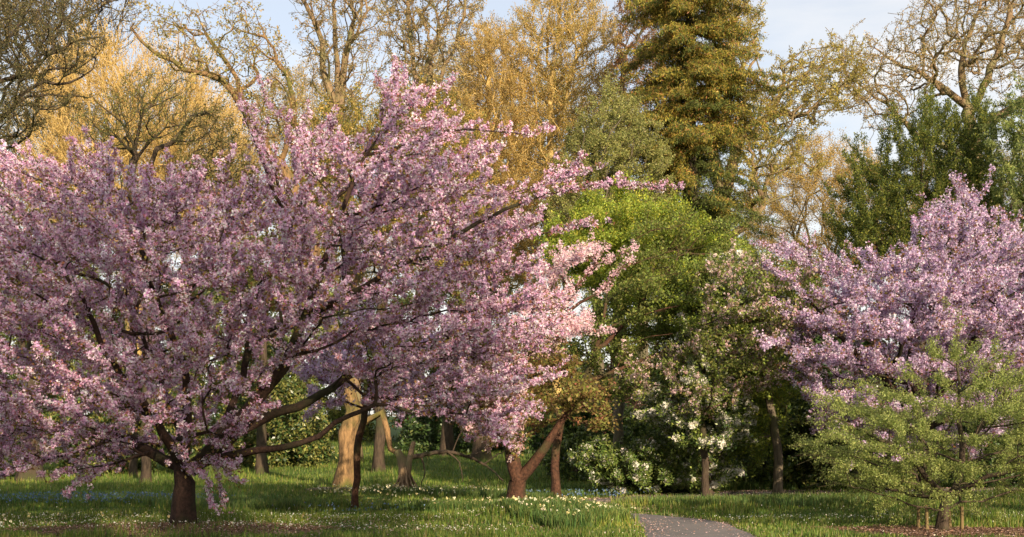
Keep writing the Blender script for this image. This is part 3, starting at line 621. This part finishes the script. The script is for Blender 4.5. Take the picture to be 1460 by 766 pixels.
# far treeline
far = [('hazy golden tree far off between spruce and yew', (1165, 680, 92.), [(1040, 400), (1060, 280), (1110, 215), (1170, 195), (1240, 200), (1275, 260), (1290, 400)], GOLD + GOLD + BUD, 81),
       ('far pale budding tree behind the lilac cherry', (1330, 680, 90.), [(1220, 400), (1240, 300), (1330, 210), (1430, 240), (1480, 400)], BUD, 82),
       ('far budding tree behind the cedar at the right edge', (1520, 680, 88.), [(1420, 400), (1420, 220), (1500, 150), (1600, 200), (1640, 400)], BUD + OLIVE, 83),
       ('far yellow tree behind the bright maple', (800, 680, 86.), [(690, 430), (700, 180), (790, 80), (900, 140), (930, 430)], GOLD + OLIVE, 84),
       ('far budding tree behind the golden larch', (650, 680, 88.), [(530, 420), (540, 130), (640, 50), (740, 110), (760, 420)], GOLD + GOLDGREEN, 85),
       ('far budding tree behind the old oak limb', (420, 680, 84.), [(310, 440), (330, 180), (410, 80), (500, 110), (560, 440)], BUD + GOLD, 86),
       ('far dull gold tree behind the willow', (260, 680, 90.), [(160, 460), (170, 200), (270, 110), (360, 180), (380, 460)], GOLD + BUD, 87),
       ('far brown tree behind the left end of the big cherry', (60, 680, 86.), [(-60, 470), (-50, 190), (40, 90), (140, 170), (170, 470)], BUD + OLIVE, 88),
       ('far olive tree at the left edge', (-110, 680, 80.), [(-220, 560), (-210, 320), (-120, 240), (-30, 330), (-20, 560)], OLIVE + BUD, 89),
       ('far green tree low behind the spruce', (1000, 680, 84.), [(890, 560), (900, 360), (1000, 300), (1100, 360), (1110, 560)], OLIVE + GREEN, 90)]
for lab, base, poly, pal, sd in far:
    bare(lab, 'far_tree', base, [(base[0], 560), (base[0] + 4, 430)], poly, 6, 520, .3, B_GREY, 90000, pal, sd, sh=dict(n=1, L=1., up=.3, out=.4, rnd=.4, every=.5), size=.11, spread=.4, clump=5, tip=.014, seg=.8, rmax=.03, gaps=.3)
# understorey across the back
under = [('low olive thicket behind the left half of the big cherry', (60, 668, 66.), [(-100, 664), (-90, 460), (40, 380), (200, 410), (240, 664)], OLIVE + GREEN, 91),
         ('low green thicket behind the trunk of the big cherry', (300, 668, 70.), [(160, 662), (180, 430), (280, 370), (420, 420), (440, 662)], OLIVE + DKGREEN, 92),
         ('pale green thicket behind the old golden trunk', (520, 662, 76.), [(390, 645), (400, 470), (500, 400), (600, 430), (660, 520), (660, 645)], OLIVE + GREEN, 93),
         ('dull green thicket behind the forked cherry', (720, 668, 72.), [(620, 640), (640, 540), (720, 480), (830, 500), (880, 640)], GREEN + DKGREEN, 94),
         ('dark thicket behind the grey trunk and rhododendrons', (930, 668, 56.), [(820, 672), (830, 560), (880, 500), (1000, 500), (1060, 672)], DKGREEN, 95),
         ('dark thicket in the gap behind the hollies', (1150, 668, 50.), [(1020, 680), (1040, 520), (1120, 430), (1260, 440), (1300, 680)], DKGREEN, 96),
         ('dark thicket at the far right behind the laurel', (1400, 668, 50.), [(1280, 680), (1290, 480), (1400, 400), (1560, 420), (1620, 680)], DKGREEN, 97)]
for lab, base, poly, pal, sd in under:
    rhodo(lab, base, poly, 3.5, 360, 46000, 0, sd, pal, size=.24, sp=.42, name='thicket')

# bare trunks standing in the glade
def bole(label, px, pyb, D, w, ptop, seed, bark, lean=0, pal=OLIVE):
    rng = np.random.default_rng(seed)
    R = w * D / F / 2
    return make_tree('woodland_tree', label, 'tree', (px, pyb, D), [(px + lean * .2, 620), (px + lean * .6, 540), (px + lean, ptop)], [(px + lean - 60, ptop), (px + lean - 40, ptop - 90), (px + lean + 30, ptop - 110), (px + lean + 60, ptop - 10), (px + lean, ptop + 20)], D, 2.2, 130, R, bark,
        [dict(name='foliage', n=6000, size=.12, pal=pal, mat=M_LEAF, rmax=.02, spread=.2, clump=4)], seed=seed, seg=.5, gnarl=.2, tip=.008, k=5, skip=5.)
bole('stout dark trunk in the glade left of the forked cherry', 686, 658, 54., 22, 470, 101, B_DARK)
bole('dim brown trunk in the glade above the fallen bough', 637, 650, 58., 18, 450, 102, B_DARK, 4)
bole('grey ivy-streaked trunk behind the tall rhododendron', 921, 660, 46., 26, 420, 103, B_GREY, -6)
bole('squat dark trunk low at the far left', 42, 690, 40., 30, 470, 104, B_DARK, 6)
bole('mossy greenish trunk seen through the left of the big cherry', 98, 680, 48., 16, 440, 105, B_DARK, -3)
bole('dim trunk seen just right of the big cherry trunk', 372, 680, 46., 16, 430, 106, B_DARK, 5)

# ---- broken stump with splayed roots, fallen bough, fallen log
def limbs_obj(name, label, cat, paths, bark, k=9, seed=1, lump=.06):
    rng = np.random.default_rng(seed); ob = None
    Vs, Qs, n = [], [], 0
    for pts, r0, r1 in paths:
        S = Skeleton(rng); S.polyline(pts, 0, .12, .012, r0, r1); S.finish(r0, r1, 0)
        S.r = np.array(S.minr); g = tube_mesh(S, np.ones(len(S.P), bool), k, rng, None, lump)
        Vs.append(g[0]); Qs.append(g[1] + n); n += len(g[0])
        for end, fl in ((g[0][-k:], 0), (g[0][len(S.P) * k - 2 * k:len(S.P) * k - k], 1)):
            pass
    V = np.concatenate(Vs); Q = np.concatenate(Qs); b = np.asarray(paths[0][0][0], float)
    o = mesh_obj(name, V, Q, bark, None, None, True, b); o.location = b
    return tag(o, label, cat)
sp = []
c = W(577, 640, 34.5); z0 = float(height(c[0], 34.5))
sp.append(([W(566, 642, 34.5), W(572, 655, 34.5), W(576, 680, 34.5), (W(578, 697, 34.5)[0], 34.5, z0 - .05)], .10, .17))
sp.append(([W(590, 630, 34.6), W(584, 655, 34.5), W(579, 685, 34.5)], .06, .13))
rr = np.random.default_rng(5)
for a in np.linspace(0, 5.6, 11):
    e = np.array([c[0] + .42 * math.cos(a), 34.5 + .42 * math.sin(a), z0 - .02]); m = np.array([c[0] + .17 * math.cos(a), 34.5 + .17 * math.sin(a), z0 + .3 + rr.uniform(-.05, .2)])
    sp.append(([c + (0, 0, -.2), m, e], .03, .022))
limbs_obj('tree_stump', 'broken stump with splayed roots under the tip of the arching golden limb', 'stump', sp, B_OAK)
limbs_obj('fallen_bough', 'long dead bough with bare twigs lying across the glade right of the stump', 'bough',
    [([W(584, 652, 36), W(640, 645, 37.5), W(690, 662, 38), W(722, 690, 37)], .08, .02), ([W(640, 646, 37.5), W(655, 660, 37.4), W(660, 690, 37.3)], .03, .012), ([W(600, 650, 36.5), W(606, 672, 36.4), W(600, 694, 36.4)], .03, .012),
     ([W(690, 662, 38), W(715, 645, 37.8), W(735, 636, 37.8)], .03, .01), ([W(665, 650, 37.8), W(700, 640, 37.6), W(720, 620, 37.6)], .022, .008), ([W(645, 645, 37.6), W(655, 620, 37.6), W(668, 600, 37.8)], .02, .008)], B_DARK, 6, 6)
def gz(px, D, up=0.): p = W(px, YH, D); p[2] = float(height(p[0], D)) + up; return p
limbs_obj('fallen_log', 'pale fallen branch lying at the foot of the old golden trunk', 'log',
    [([gz(435, 33.5, .05), gz(465, 34.0, .09), gz(500, 34.6, .07), gz(528, 35, .03)], .05, .03), ([gz(470, 34, .1), gz(455, 33, .06), gz(440, 32.4, .02)], .03, .015)], B_GREY, 7, 7)

# ---- stakes and guard round the small tree
def stake(px, D, top, label):
    b = gz(px, D); t = W(px, top, D); hgt = t[2] - b[2]; w = .028
    import bmesh
    bm = bmesh.new(); bmesh.ops.create_cone(bm, cap_ends=True, segments=8, radius1=w * 1.1, radius2=w, depth=hgt + .2)
    for v in bm.verts:
        v.co.z += hgt / 2 - .1; v.co.x += .012 * math.sin(v.co.z * 3 + px)
    bmesh.ops.bevel(bm, geom=[e for e in bm.edges if e.calc_length() < .05], offset=.004, segments=1)
    me = bpy.data.meshes.new('stake'); bm.to_mesh(me); bm.free(); me.materials.append(M_STAKE)
    o = bpy.data.objects.new('tree_stake', me); COL.objects.link(o); o.location = b
    o.rotation_euler = (math.radians((px % 7) - 3) * .6, math.radians((px % 5) - 2) * .8, 0)
    tag(o, label, 'stake', group='stakes round the small tree')
M_STAKE = bark_mat('stake_wood', (.10, .075, .035), (.22, .16, .075), None, 9, .3, .1)
stake(1309, 20.6, 722, 'thin yellowish stake, farthest left under the small tree')
stake(1321, 20.2, 720, 'yellowish stake between the leftmost stake and the small trunk')
stake(1355, 20.9, 728, 'yellowish stake partly behind the small trunk')
stake(1371, 20.5, 722, 'yellowish stake standing right of the small trunk')
# ================================================================== ground, path, sky
def grid(xs, ys, dz=0., f=height):
    X, Y = np.meshgrid(xs, ys); Z = f(X, Y) + dz
    V = np.stack([X, Y, Z], -1).reshape(-1, 3); nx, ny = len(xs), len(ys)
    i = (np.arange(ny - 1)[:, None] * nx + np.arange(nx - 1)).ravel()
    return V, np.stack([i, i + 1, i + nx + 1, i + nx], -1)

def ground_mat(name, cols, scale, bump=.4, rough=.95, fine=60.):
    m, nt, out = new_mat(name); N, L = nt.nodes, nt.links
    tc = N.new('ShaderNodeTexCoord')
    a = N.new('ShaderNodeTexNoise'); a.inputs['Scale'].default_value = scale; a.inputs['Detail'].default_value = 10; a.inputs['Roughness'].default_value = .7
    b = N.new('ShaderNodeTexNoise'); b.inputs['Scale'].default_value = fine; b.inputs['Detail'].default_value = 4
    L.new(tc.outputs['Object'], a.inputs[0]); L.new(tc.outputs['Object'], b.inputs[0])
    mt = N.new('ShaderNodeMath'); mt.operation = 'MULTIPLY_ADD'; mt.inputs[1].default_value = .5
    mt2 = N.new('ShaderNodeMath'); mt2.operation = 'MULTIPLY'; mt2.inputs[1].default_value = .5
    L.new(b.outputs[0], mt2.inputs[0]); L.new(a.outputs[0], mt.inputs[0]); L.new(mt2.outputs[0], mt.inputs[2])
    r = N.new('ShaderNodeValToRGB'); e = r.color_ramp.elements
    ps = np.linspace(.36, .64, len(cols))
    e[0].position = ps[0]; e[0].color = (*cols[0], 1); e[1].position = ps[-1]; e[1].color = (*cols[-1], 1)
    for q, c in list(zip(ps, cols))[1:-1]: z = e.new(q); z.color = (*c, 1)
    L.new(mt.outputs[0], r.inputs[0])
    p = N.new('ShaderNodeBsdfPrincipled'); p.inputs['Roughness'].default_value = rough; p.inputs['Specular IOR Level'].default_value = .15
    bp = N.new('ShaderNodeBump'); bp.inputs['Strength'].default_value = bump; bp.inputs['Distance'].default_value = .03
    L.new(mt.outputs[0], bp.inputs['Height']); L.new(bp.outputs[0], p.inputs['Normal'])
    L.new(r.outputs[0], p.inputs['Base Color']); L.new(p.outputs[0], out.inputs['Surface'])
    return m
M_GROUND = ground_mat('lawn', [(.035, .06, .015), (.05, .09, .02), (.08, .13, .03), (.11, .13, .04)], .8)
M_MULCH = ground_mat('mulch', [(.035, .022, .015), (.08, .05, .035), (.15, .10, .07), (.30, .20, .16)], 3., .8, .95, 90.)
M_PATH = ground_mat('asphalt', [(.10, .097, .097), (.14, .133, .13), (.17, .158, .153), (.23, .20, .19)], .7, .3, .9, 120.)

xs = np.concatenate([-np.geomspace(900, 26, 26), np.arange(-25, 25.01, .28), np.geomspace(26, 900, 26)])
ys = np.concatenate([-np.geomspace(300, 5, 12), np.arange(0, 14, 2.), np.arange(14, 62, .3), np.geomspace(62.5, 2200, 50)])
V, Q = grid(xs, ys); tag(mesh_obj('ground', V, Q, M_GROUND, None, None, True), kind='structure')

def strip(name, centre, widths, mat, dz, n=110, m=12):
    P = np.array(resample([np.array([x, y, 0.]) for x, y in centre], .25, np.random.default_rng(1), 0.))
    s = np.linspace(0, 1, len(P)); w = np.interp(s, np.linspace(0, 1, len(widths)), widths)
    d = np.gradient(P, axis=0); d = unit(d); nrm = np.stack([-d[:, 1], d[:, 0]], 1)
    t = np.linspace(-1, 1, m)
    wob = .035 * np.sin(s * 90) + .03 * np.sin(s * 41 + 1)
    X = P[:, :1] + nrm[:, :1] * (w + wob)[:, None] * t; Y = P[:, 1:2] + nrm[:, 1:2] * (w + wob)[:, None] * t
    Z = height(X, Y) + dz - .025 * (np.abs(t) > .99)
    V = np.stack([X, Y, Z], -1).reshape(-1, 3); ny = len(P)
    i = (np.arange(ny - 1)[:, None] * m + np.arange(m - 1)).ravel()
    o = mesh_obj(name, V, np.stack([i, i + 1, i + m + 1, i + m], -1), mat, None, None, True)
    return tag(o, kind='structure'), P, w
pathc = [(2.4, 4), (2.6, 12), (2.82, 18), (3.0, 20.6), (2.95, 22.4), (2.35, 23.7), (1.4, 24.7), (1.0, 26.3), (1.6, 28.2), (3.2, 29.8), (6.0, 31.0), (10., 32.), (18, 34)]
_, PC, PW = strip('path', pathc, [.85, .86, .9, .9, .8, .75, .75, .8, .8, .8], M_PATH, .03)

def blob(name, cx, cy, rx, ry, mat, dz, seed=0):
    n, m = 64, 14; a = np.linspace(0, 2 * math.pi, n, endpoint=False); t = np.linspace(0, 1, m)
    rad = 1 + .12 * np.sin(3 * a + seed) + .07 * np.sin(7 * a + 2 * seed) + .04 * np.sin(17 * a)
    X = cx + rx * np.outer(t, rad * np.cos(a)); Y = cy + ry * np.outer(t, rad * np.sin(a)); Z = height(X, Y) + dz - .04 * (t[:, None] > .99)
    V = np.stack([X, Y, Z], -1).reshape(-1, 3); j = np.arange(n); j2 = (j + 1) % n
    Q = np.concatenate([np.stack([i * n + j, (i + 1) * n + j, (i + 1) * n + j2, i * n + j2], -1) for i in range(m - 1)])
    return tag(mesh_obj(name, V, Q, mat, None, None, True), kind='structure')
BL = [(-5.4, 19.2, 2.3, 1.5), (8.1, 19.9, 2.9, 1.25), (.1, 26.2, .8, .7), (-2.9, 32.6, 3.0, 1.6)]
blob('mulch_bed', *BL[0], M_MULCH, .02, 1); blob('mulch_bed', *BL[1], M_MULCH, .02, 2); blob('bare_earth', *BL[2], M_MULCH, .02, 3); blob('bare_earth', *BL[3], M_MULCH, .02, 4)

rg = np.random.default_rng(77)
def on_path(x, y, extra=0.):
    d = np.full(len(x), 1e9)
    for (px, py, _), w in zip(PC[::1], PW[::1]): d = np.minimum(d, np.hypot(x - px, y - py) - w - extra)
    return d < 0
def in_blob(x, y, b, s=1.): return ((x - b[0]) / b[2]) ** 2 + ((y - b[1]) / b[3]) ** 2 < s * s
def scatter(n, y0, y1, pw=1.6, mx=1.12):
    u = rg.random(n); y = (y0 ** (1 - pw) + u * (y1 ** (1 - pw) - y0 ** (1 - pw))) ** (1 / (1 - pw))
    x = rg.uniform(-1, 1, n) * y * 735 / F * mx
    return x, y
def blades(name, x, y, hmin, hmax, wid, pal, label, cat, bend=.5, hmod=None):
    n = len(x); z = height(x, y); a = rg.uniform(0, 2 * math.pi, n)
    h = rg.uniform(hmin, hmax, n) * (hmod if hmod is not None else 1)
    side = np.stack([np.cos(a), np.sin(a), 0 * a], 1) * (wid * rg.uniform(.6, 1.4, n))[:, None]
    lean = np.stack([-np.sin(a), np.cos(a), 0 * a], 1) * (h * bend * rg.normal(0, 1, n) * .6)[:, None]
    P = np.stack([x, y, z - .01], 1); up = np.array([0, 0, 1.]) * h[:, None]
    V = np.stack([P - side, P + side, P + side * .7 + up * .6 + lean * .4, P - side * .7 + up * .6 + lean * .4, P + up + lean + side * .12, P + up + lean - side * .12], 1)
    i = np.arange(n)[:, None] * 6
    Q = np.concatenate([i + [0, 1, 2, 3], i + [3, 2, 4, 5]])
    c = palette(rg, pal, n, .2); nz = noise3(P, .6, 4) + .5 * noise3(P, 1.9, 7); c = np.clip(c * (1 + .28 * nz)[:, None] * (1 + np.outer(np.clip(nz, 0, 1), [.35, .1, 0.])), 0, .9)
    o = mesh_obj(name, V.reshape(-1, 3), Q, M_GRASS, None, np.repeat(c, 6, 0))
    return tag(o, None, None, 'stuff')
x, y = scatter(330000, 17.2, 75)
n1 = noise3(np.stack([x, y, 0 * x], 1), .8, 9)
bad = (on_path(x, y, -.03) & (rg.random(len(x)) < .92)) | on_path(x, y, -.08) | (in_blob(x, y, BL[0]) & (rg.random(len(x)) < .85)) | (in_blob(x, y, BL[1]) & (rg.random(len(x)) < .93)) | (in_blob(x, y, BL[2]) & (rg.random(len(x)) < .7)) | (in_blob(x, y, BL[3]) & (rg.random(len(x)) < .6))
k = ~bad; x, y, n1 = x[k], y[k], n1[k]
GR = [(4, (.075, .14, .022)), (3, (.13, .19, .032)), (2, (.20, .24, .05)), (1, (.25, .23, .09))]
blades('grass', x, y, .05, .13, .0085, GR, '', '', hmod=(1 + .7 * n1 + .02 * (y - 18)) * (.75 + .5 * (noise3(np.stack([x, y, 0 * x], 1), 3.1, 2) > .25)))
# taller tufts: daffodil leaves, bluebell leaves
def patch(n, cx, cy, rx, ry): 
    a = rg.uniform(0, 2 * math.pi, n); r = np.sqrt(rg.random(n)) * (1 + .15 * np.sin(a * 3) + .1 * np.sin(a * 7)); return cx + rx * r * np.cos(a), cy + ry * r * np.sin(a)
TALL = [(4, (.08, .15, .04)), (3, (.12, .19, .05)), (2, (.18, .22, .06))]
tall = [(14000, .9, 22.0, 1.2, 1.5), (9000, -.3, 25.2, 2.2, .6), (7000, 1.2, 28.3, 1.0, .7), (8000, -.6, 30.5, 2.6, 1.0), (9000, 6.2, 27.6, 4.0, .9), (9000, -9.2, 27.5, 3.5, 1.6), (8000, 4.2, 33.2, 3.4, .6), (6000, -6., 26., 2.2, .9)]
X = np.concatenate([patch(*t)[0] for t in tall]); 
X, Y = [], []
for t in tall: a, b = patch(*t); X.append(a); Y.append(b)
X, Y = np.concatenate(X), np.concatenate(Y); k = ~on_path(X, Y, .02); X, Y = X[k], Y[k]
blades('tall_grass', X, Y, .10, .26, .010, TALL, '', '', bend=.7)
def flowers(name, x, y, z0, z1, size, pal, kind='floret', mat=None):
    P = np.stack([x, y, height(x, y) + rg.uniform(z0, z1, len(x))], 1)
    if kind == 'floret': V, Q = floret_quads(rg, P, size); kk = 12
    else: V, Q = leaf_quads(rg, P, size, .45, 0, None, 0, .0); kk = 4
    return tag(mesh_obj(name, V, Q, mat or M_PETAL, None, np.repeat(palette(rg, pal, len(x), .12), kk, 0)), kind='stuff')
# daffodils and primroses on the bank
P_ = [patch(200, .9, 22.1, 1.2, 1.2), patch(130, -.6, 25.3, 2.0, .5), patch(200, -2.2, 31.5, 2.4, .9), patch(70, -8, 20.5, 3, .8), patch(130, -3, 29, 2, 1.5)]
flowers('daffodils', np.concatenate([p[0] for p in P_]), np.concatenate([p[1] for p in P_]), .13, .27, .055, [(2, (.72, .60, .30)), (4, (.74, .70, .50)), (2, (.5, .45, .22))])
# daisies in drifts
x, y = scatter(60000, 18, 34); dr = np.exp(-((y - 22.3 - .06 * x) / .5) ** 2) + .6 * np.exp(-((y - 19.6 + .03 * x) / .5) ** 2) * (x < 0) + .03 + .35 * np.exp(-((y - 30) / 1.5) ** 2) * (x > 4)
k = (rg.random(len(x)) < .30 * dr) & ~on_path(x, y, .05) & ~in_blob(x, y, BL[1], .9); flowers('daisies', x[k], y[k], .07, .13, .024, [(4, (.80, .78, .72)), (1, (.75, .70, .55))])
# bluebells
a = patch(900, -8.9, 26.3, 2.6, 1.2); b_ = patch(60, -3.2, 24, 1.4, .5); c_ = patch(260, 1.6, 30, 1.6, .7)
flowers('bluebells', np.concatenate([a[0], b_[0], c_[0]]), np.concatenate([a[1], b_[1], c_[1]]), .10, .26, .045, [(3, (.12, .19, .34)), (2, (.18, .26, .42)), (2, (.08, .15, .16))])
# fallen petals
x1, y1 = patch(5200, -5., 20.0, 5.5, 2.8); x2, y2 = patch(2000, .6, 26.2, 3., 1.6)
ii = rg.integers(0, len(PC), 26000); tt = rg.uniform(-1, 1, 26000); d = np.gradient(PC, axis=0); d = unit(d)
ww = np.sign(tt) * np.abs(tt) ** .45 * (PW[ii] + .05)
x3 = PC[ii, 0] - d[ii, 1] * ww + rg.normal(0, .12, len(ii)); y3 = PC[ii, 1] + d[ii, 0] * ww + rg.normal(0, .12, len(ii))
near = (y3 > 17) ; dens = np.where(y3 > 26, 1., .30); k = near & (rg.random(len(ii)) < dens); x3, y3 = x3[k], y3[k]
x4, y4 = patch(1800, 8.1, 19.9, 2.8, 1.2)
x, y = np.concatenate([x1, x2, x3, x4]), np.concatenate([y1, y2, y3, y4])
P = np.stack([x, y, height(x, y) + .036 + .03 * rg.random(len(x))], 1)
V, Q = leaf_quads(rg, P, .032, .4, 0, None, 0, 0); V[:, 2] = np.repeat(P[:, 2], 4) + (V[:, 2] - np.repeat(P[:, 2], 4)) * .3
tag(mesh_obj('fallen_petals', V, Q, M_PETAL, None, np.repeat(palette(rg, [(3, (.62, .44, .44)), (2, (.50, .33, .28)), (2, (.34, .2, .14))], len(x)), 4, 0)), kind='stuff')
# leaf litter on mulch
lx, ly = [], []
for n, b in ((7000, BL[0]), (9000, BL[1]), (900, BL[2]), (3000, BL[3])):
    a, c = patch(n, *b); lx.append(a); ly.append(c)
x, y = np.concatenate(lx), np.concatenate(ly); P = np.stack([x, y, height(x, y) + .03 + .03 * rg.random(len(x))], 1)
V, Q = leaf_quads(rg, P, .05, .25)
V[:, 2] = np.repeat(P[:, 2], 4) + (V[:, 2] - np.repeat(P[:, 2], 4)) * .5
tag(mesh_obj('bark_chips', V, Q, M_PETAL, None, np.repeat(palette(rg, [(3, (.12, .07, .045)), (2, (.20, .13, .09)), (1, (.3, .2, .15))], len(x)), 4, 0)), kind='stuff')

# ---- unseen trees added behind camera to shade lawn and the cherries' lower half
def added_shade_tree(label, x, y, r, zlo, ztop, n, nl, seed):
    rng = np.random.default_rng(seed); S = Skeleton(rng); b = np.array([x, y, float(height(x, y))])
    S.polyline([b - (0, 0, .2), b + (0, 0, 2.5), b + (.3, .1, ztop * .4), b + (.1, .2, ztop * .7)], 0, .6, .03, .38, .16)
    q = rng.normal(0, 1, (n, 3)); q = unit(q) * rng.random((n, 1)) ** .45
    T = np.array([x, y, (zlo + ztop) / 2]) + q * [r, r * .7, (ztop - zlo) / 2]
    S.grow(T, .3, .7, .2, zlo * .5); S.shoots(1, .9, .2, .5, .4, b + (0, 0, zlo), every=.5); S.finish(.38, .012, 1)
    ob = root('added_shade_tree', label, 'tree', b)
    for pt, nm, k in ((0, 'trunk', 10), (1, 'branch', 5)):
        g = tube_mesh(S, S.partr == pt, k, rng, b[2] if pt == 0 else None); mesh_obj(nm, g[0], g[1], B_GREY, ob, None, True, b)
    foliage(S, b, ob, rng, 'foliage', nl, .26, GREEN, M_LEAF, rmax=.03, spread=.5, clump=6, gaps=.15)
added_shade_tree('tallest added green tree, unseen behind the viewer, shading the big cherry', 12.9, -25, 5.1, 4., 25., 460, 15000, 201)
added_shade_tree('shorter broad added green tree, unseen behind the viewer, shading the left lawn', 4.2, -24, 5.4, 3., 23., 420, 21000, 202)
added_shade_tree('tall added green tree, unseen far right behind the viewer, shading the staked tree', 32.5, -25, 4.8, 4., 22., 380, 12000, 203)
added_shade_tree('lower round added tree, unseen behind the viewer, between the two tall ones', 24., -22, 4.4, 2., 13.5, 260, 10000, 204)

# ================================================================== light
SUN_EL, SUN_AZ = math.radians(19), math.radians(158)   # sun behind the camera's left shoulder
w = bpy.data.worlds.new('World'); C.world = w; w.use_nodes = True
nt = w.node_tree; N, L = nt.nodes, nt.links; bg = N['Background']
sky = N.new('ShaderNodeTexSky'); sky.sky_type = 'NISHITA'; sky.sun_disc = False
sky.sun_elevation = SUN_EL; sky.sun_rotation = SUN_AZ; sky.air_density = 1.; sky.dust_density = 1.5; sky.ozone_density = 2.
tc = N.new('ShaderNodeTexCoord'); mp = N.new('ShaderNodeMapping'); mp.inputs['Scale'].default_value = (1.2, 1.2, 5.)
L.new(tc.outputs['Generated'], mp.inputs[0])
no = N.new('ShaderNodeTexNoise'); no.inputs['Scale'].default_value = 2.2; no.inputs['Detail'].default_value = 7; no.inputs['Roughness'].default_value = .55
L.new(mp.outputs[0], no.inputs[0])
mr = N.new('ShaderNodeMapRange'); mr.inputs[1].default_value = .42; mr.inputs[2].default_value = .68; mr.inputs[3].default_value = .42; mr.inputs[4].default_value = .85
L.new(no.outputs[0], mr.inputs[0])
sx = N.new('ShaderNodeSeparateXYZ'); L.new(tc.outputs['Generated'], sx.inputs[0])
lowc = N.new('ShaderNodeMapRange'); lowc.inputs[1].default_value = .10; lowc.inputs[2].default_value = .36; lowc.inputs[3].default_value = .75; lowc.inputs[4].default_value = 0.
L.new(sx.outputs['Z'], lowc.inputs[0])
ad = N.new('ShaderNodeMath'); ad.operation = 'MAXIMUM'; L.new(mr.outputs[0], ad.inputs[0]); L.new(lowc.outputs[0], ad.inputs[1])
mx = N.new('ShaderNodeMix'); mx.data_type = 'RGBA'; mx.inputs[7].default_value = (6.3, 5.95, 5.5, 1)
L.new(ad.outputs[0], mx.inputs[0]); L.new(sky.outputs[0], mx.inputs[6]); L.new(mx.outputs[2], bg.inputs['Color'])
bg.inputs['Strength'].default_value = .105
sd = bpy.data.lights.new('sun', 'SUN'); sd.energy = 5.0; sd.angle = math.radians(.5); sd.color = (1, .80, .56)
so = bpy.data.objects.new('sun', sd); COL.objects.link(so)
from mathutils import Vector
tosun = Vector((math.sin(SUN_AZ) * math.cos(SUN_EL), math.cos(SUN_AZ) * math.cos(SUN_EL), math.sin(SUN_EL)))
so.rotation_euler = tosun.to_track_quat('Z', 'Y').to_euler(); so.location = tosun * 60

cd = bpy.data.cameras.new('camera'); cam = bpy.data.objects.new('camera', cd); COL.objects.link(cam)
cam.location = (0, 0, H); cam.rotation_euler = (math.radians(90), 0, 0)
cd.sensor_width = 36; cd.lens = 36 * F / 1460; cd.shift_y = (YH - 383) / 1460; cd.clip_end = 5000; cd.clip_start = .1
C.camera = cam
v = C.view_settings; v.view_transform = 'Standard'; v.look = 'None'; v.exposure = .85; v.gamma = 1; v.use_curve_mapping = False
cy = C.cycles
C.render.engine = 'CYCLES'
cy.max_bounces = 6; cy.diffuse_bounces = 4; cy.glossy_bounces = 2; cy.transmission_bounces = 4; cy.transparent_max_bounces = 4
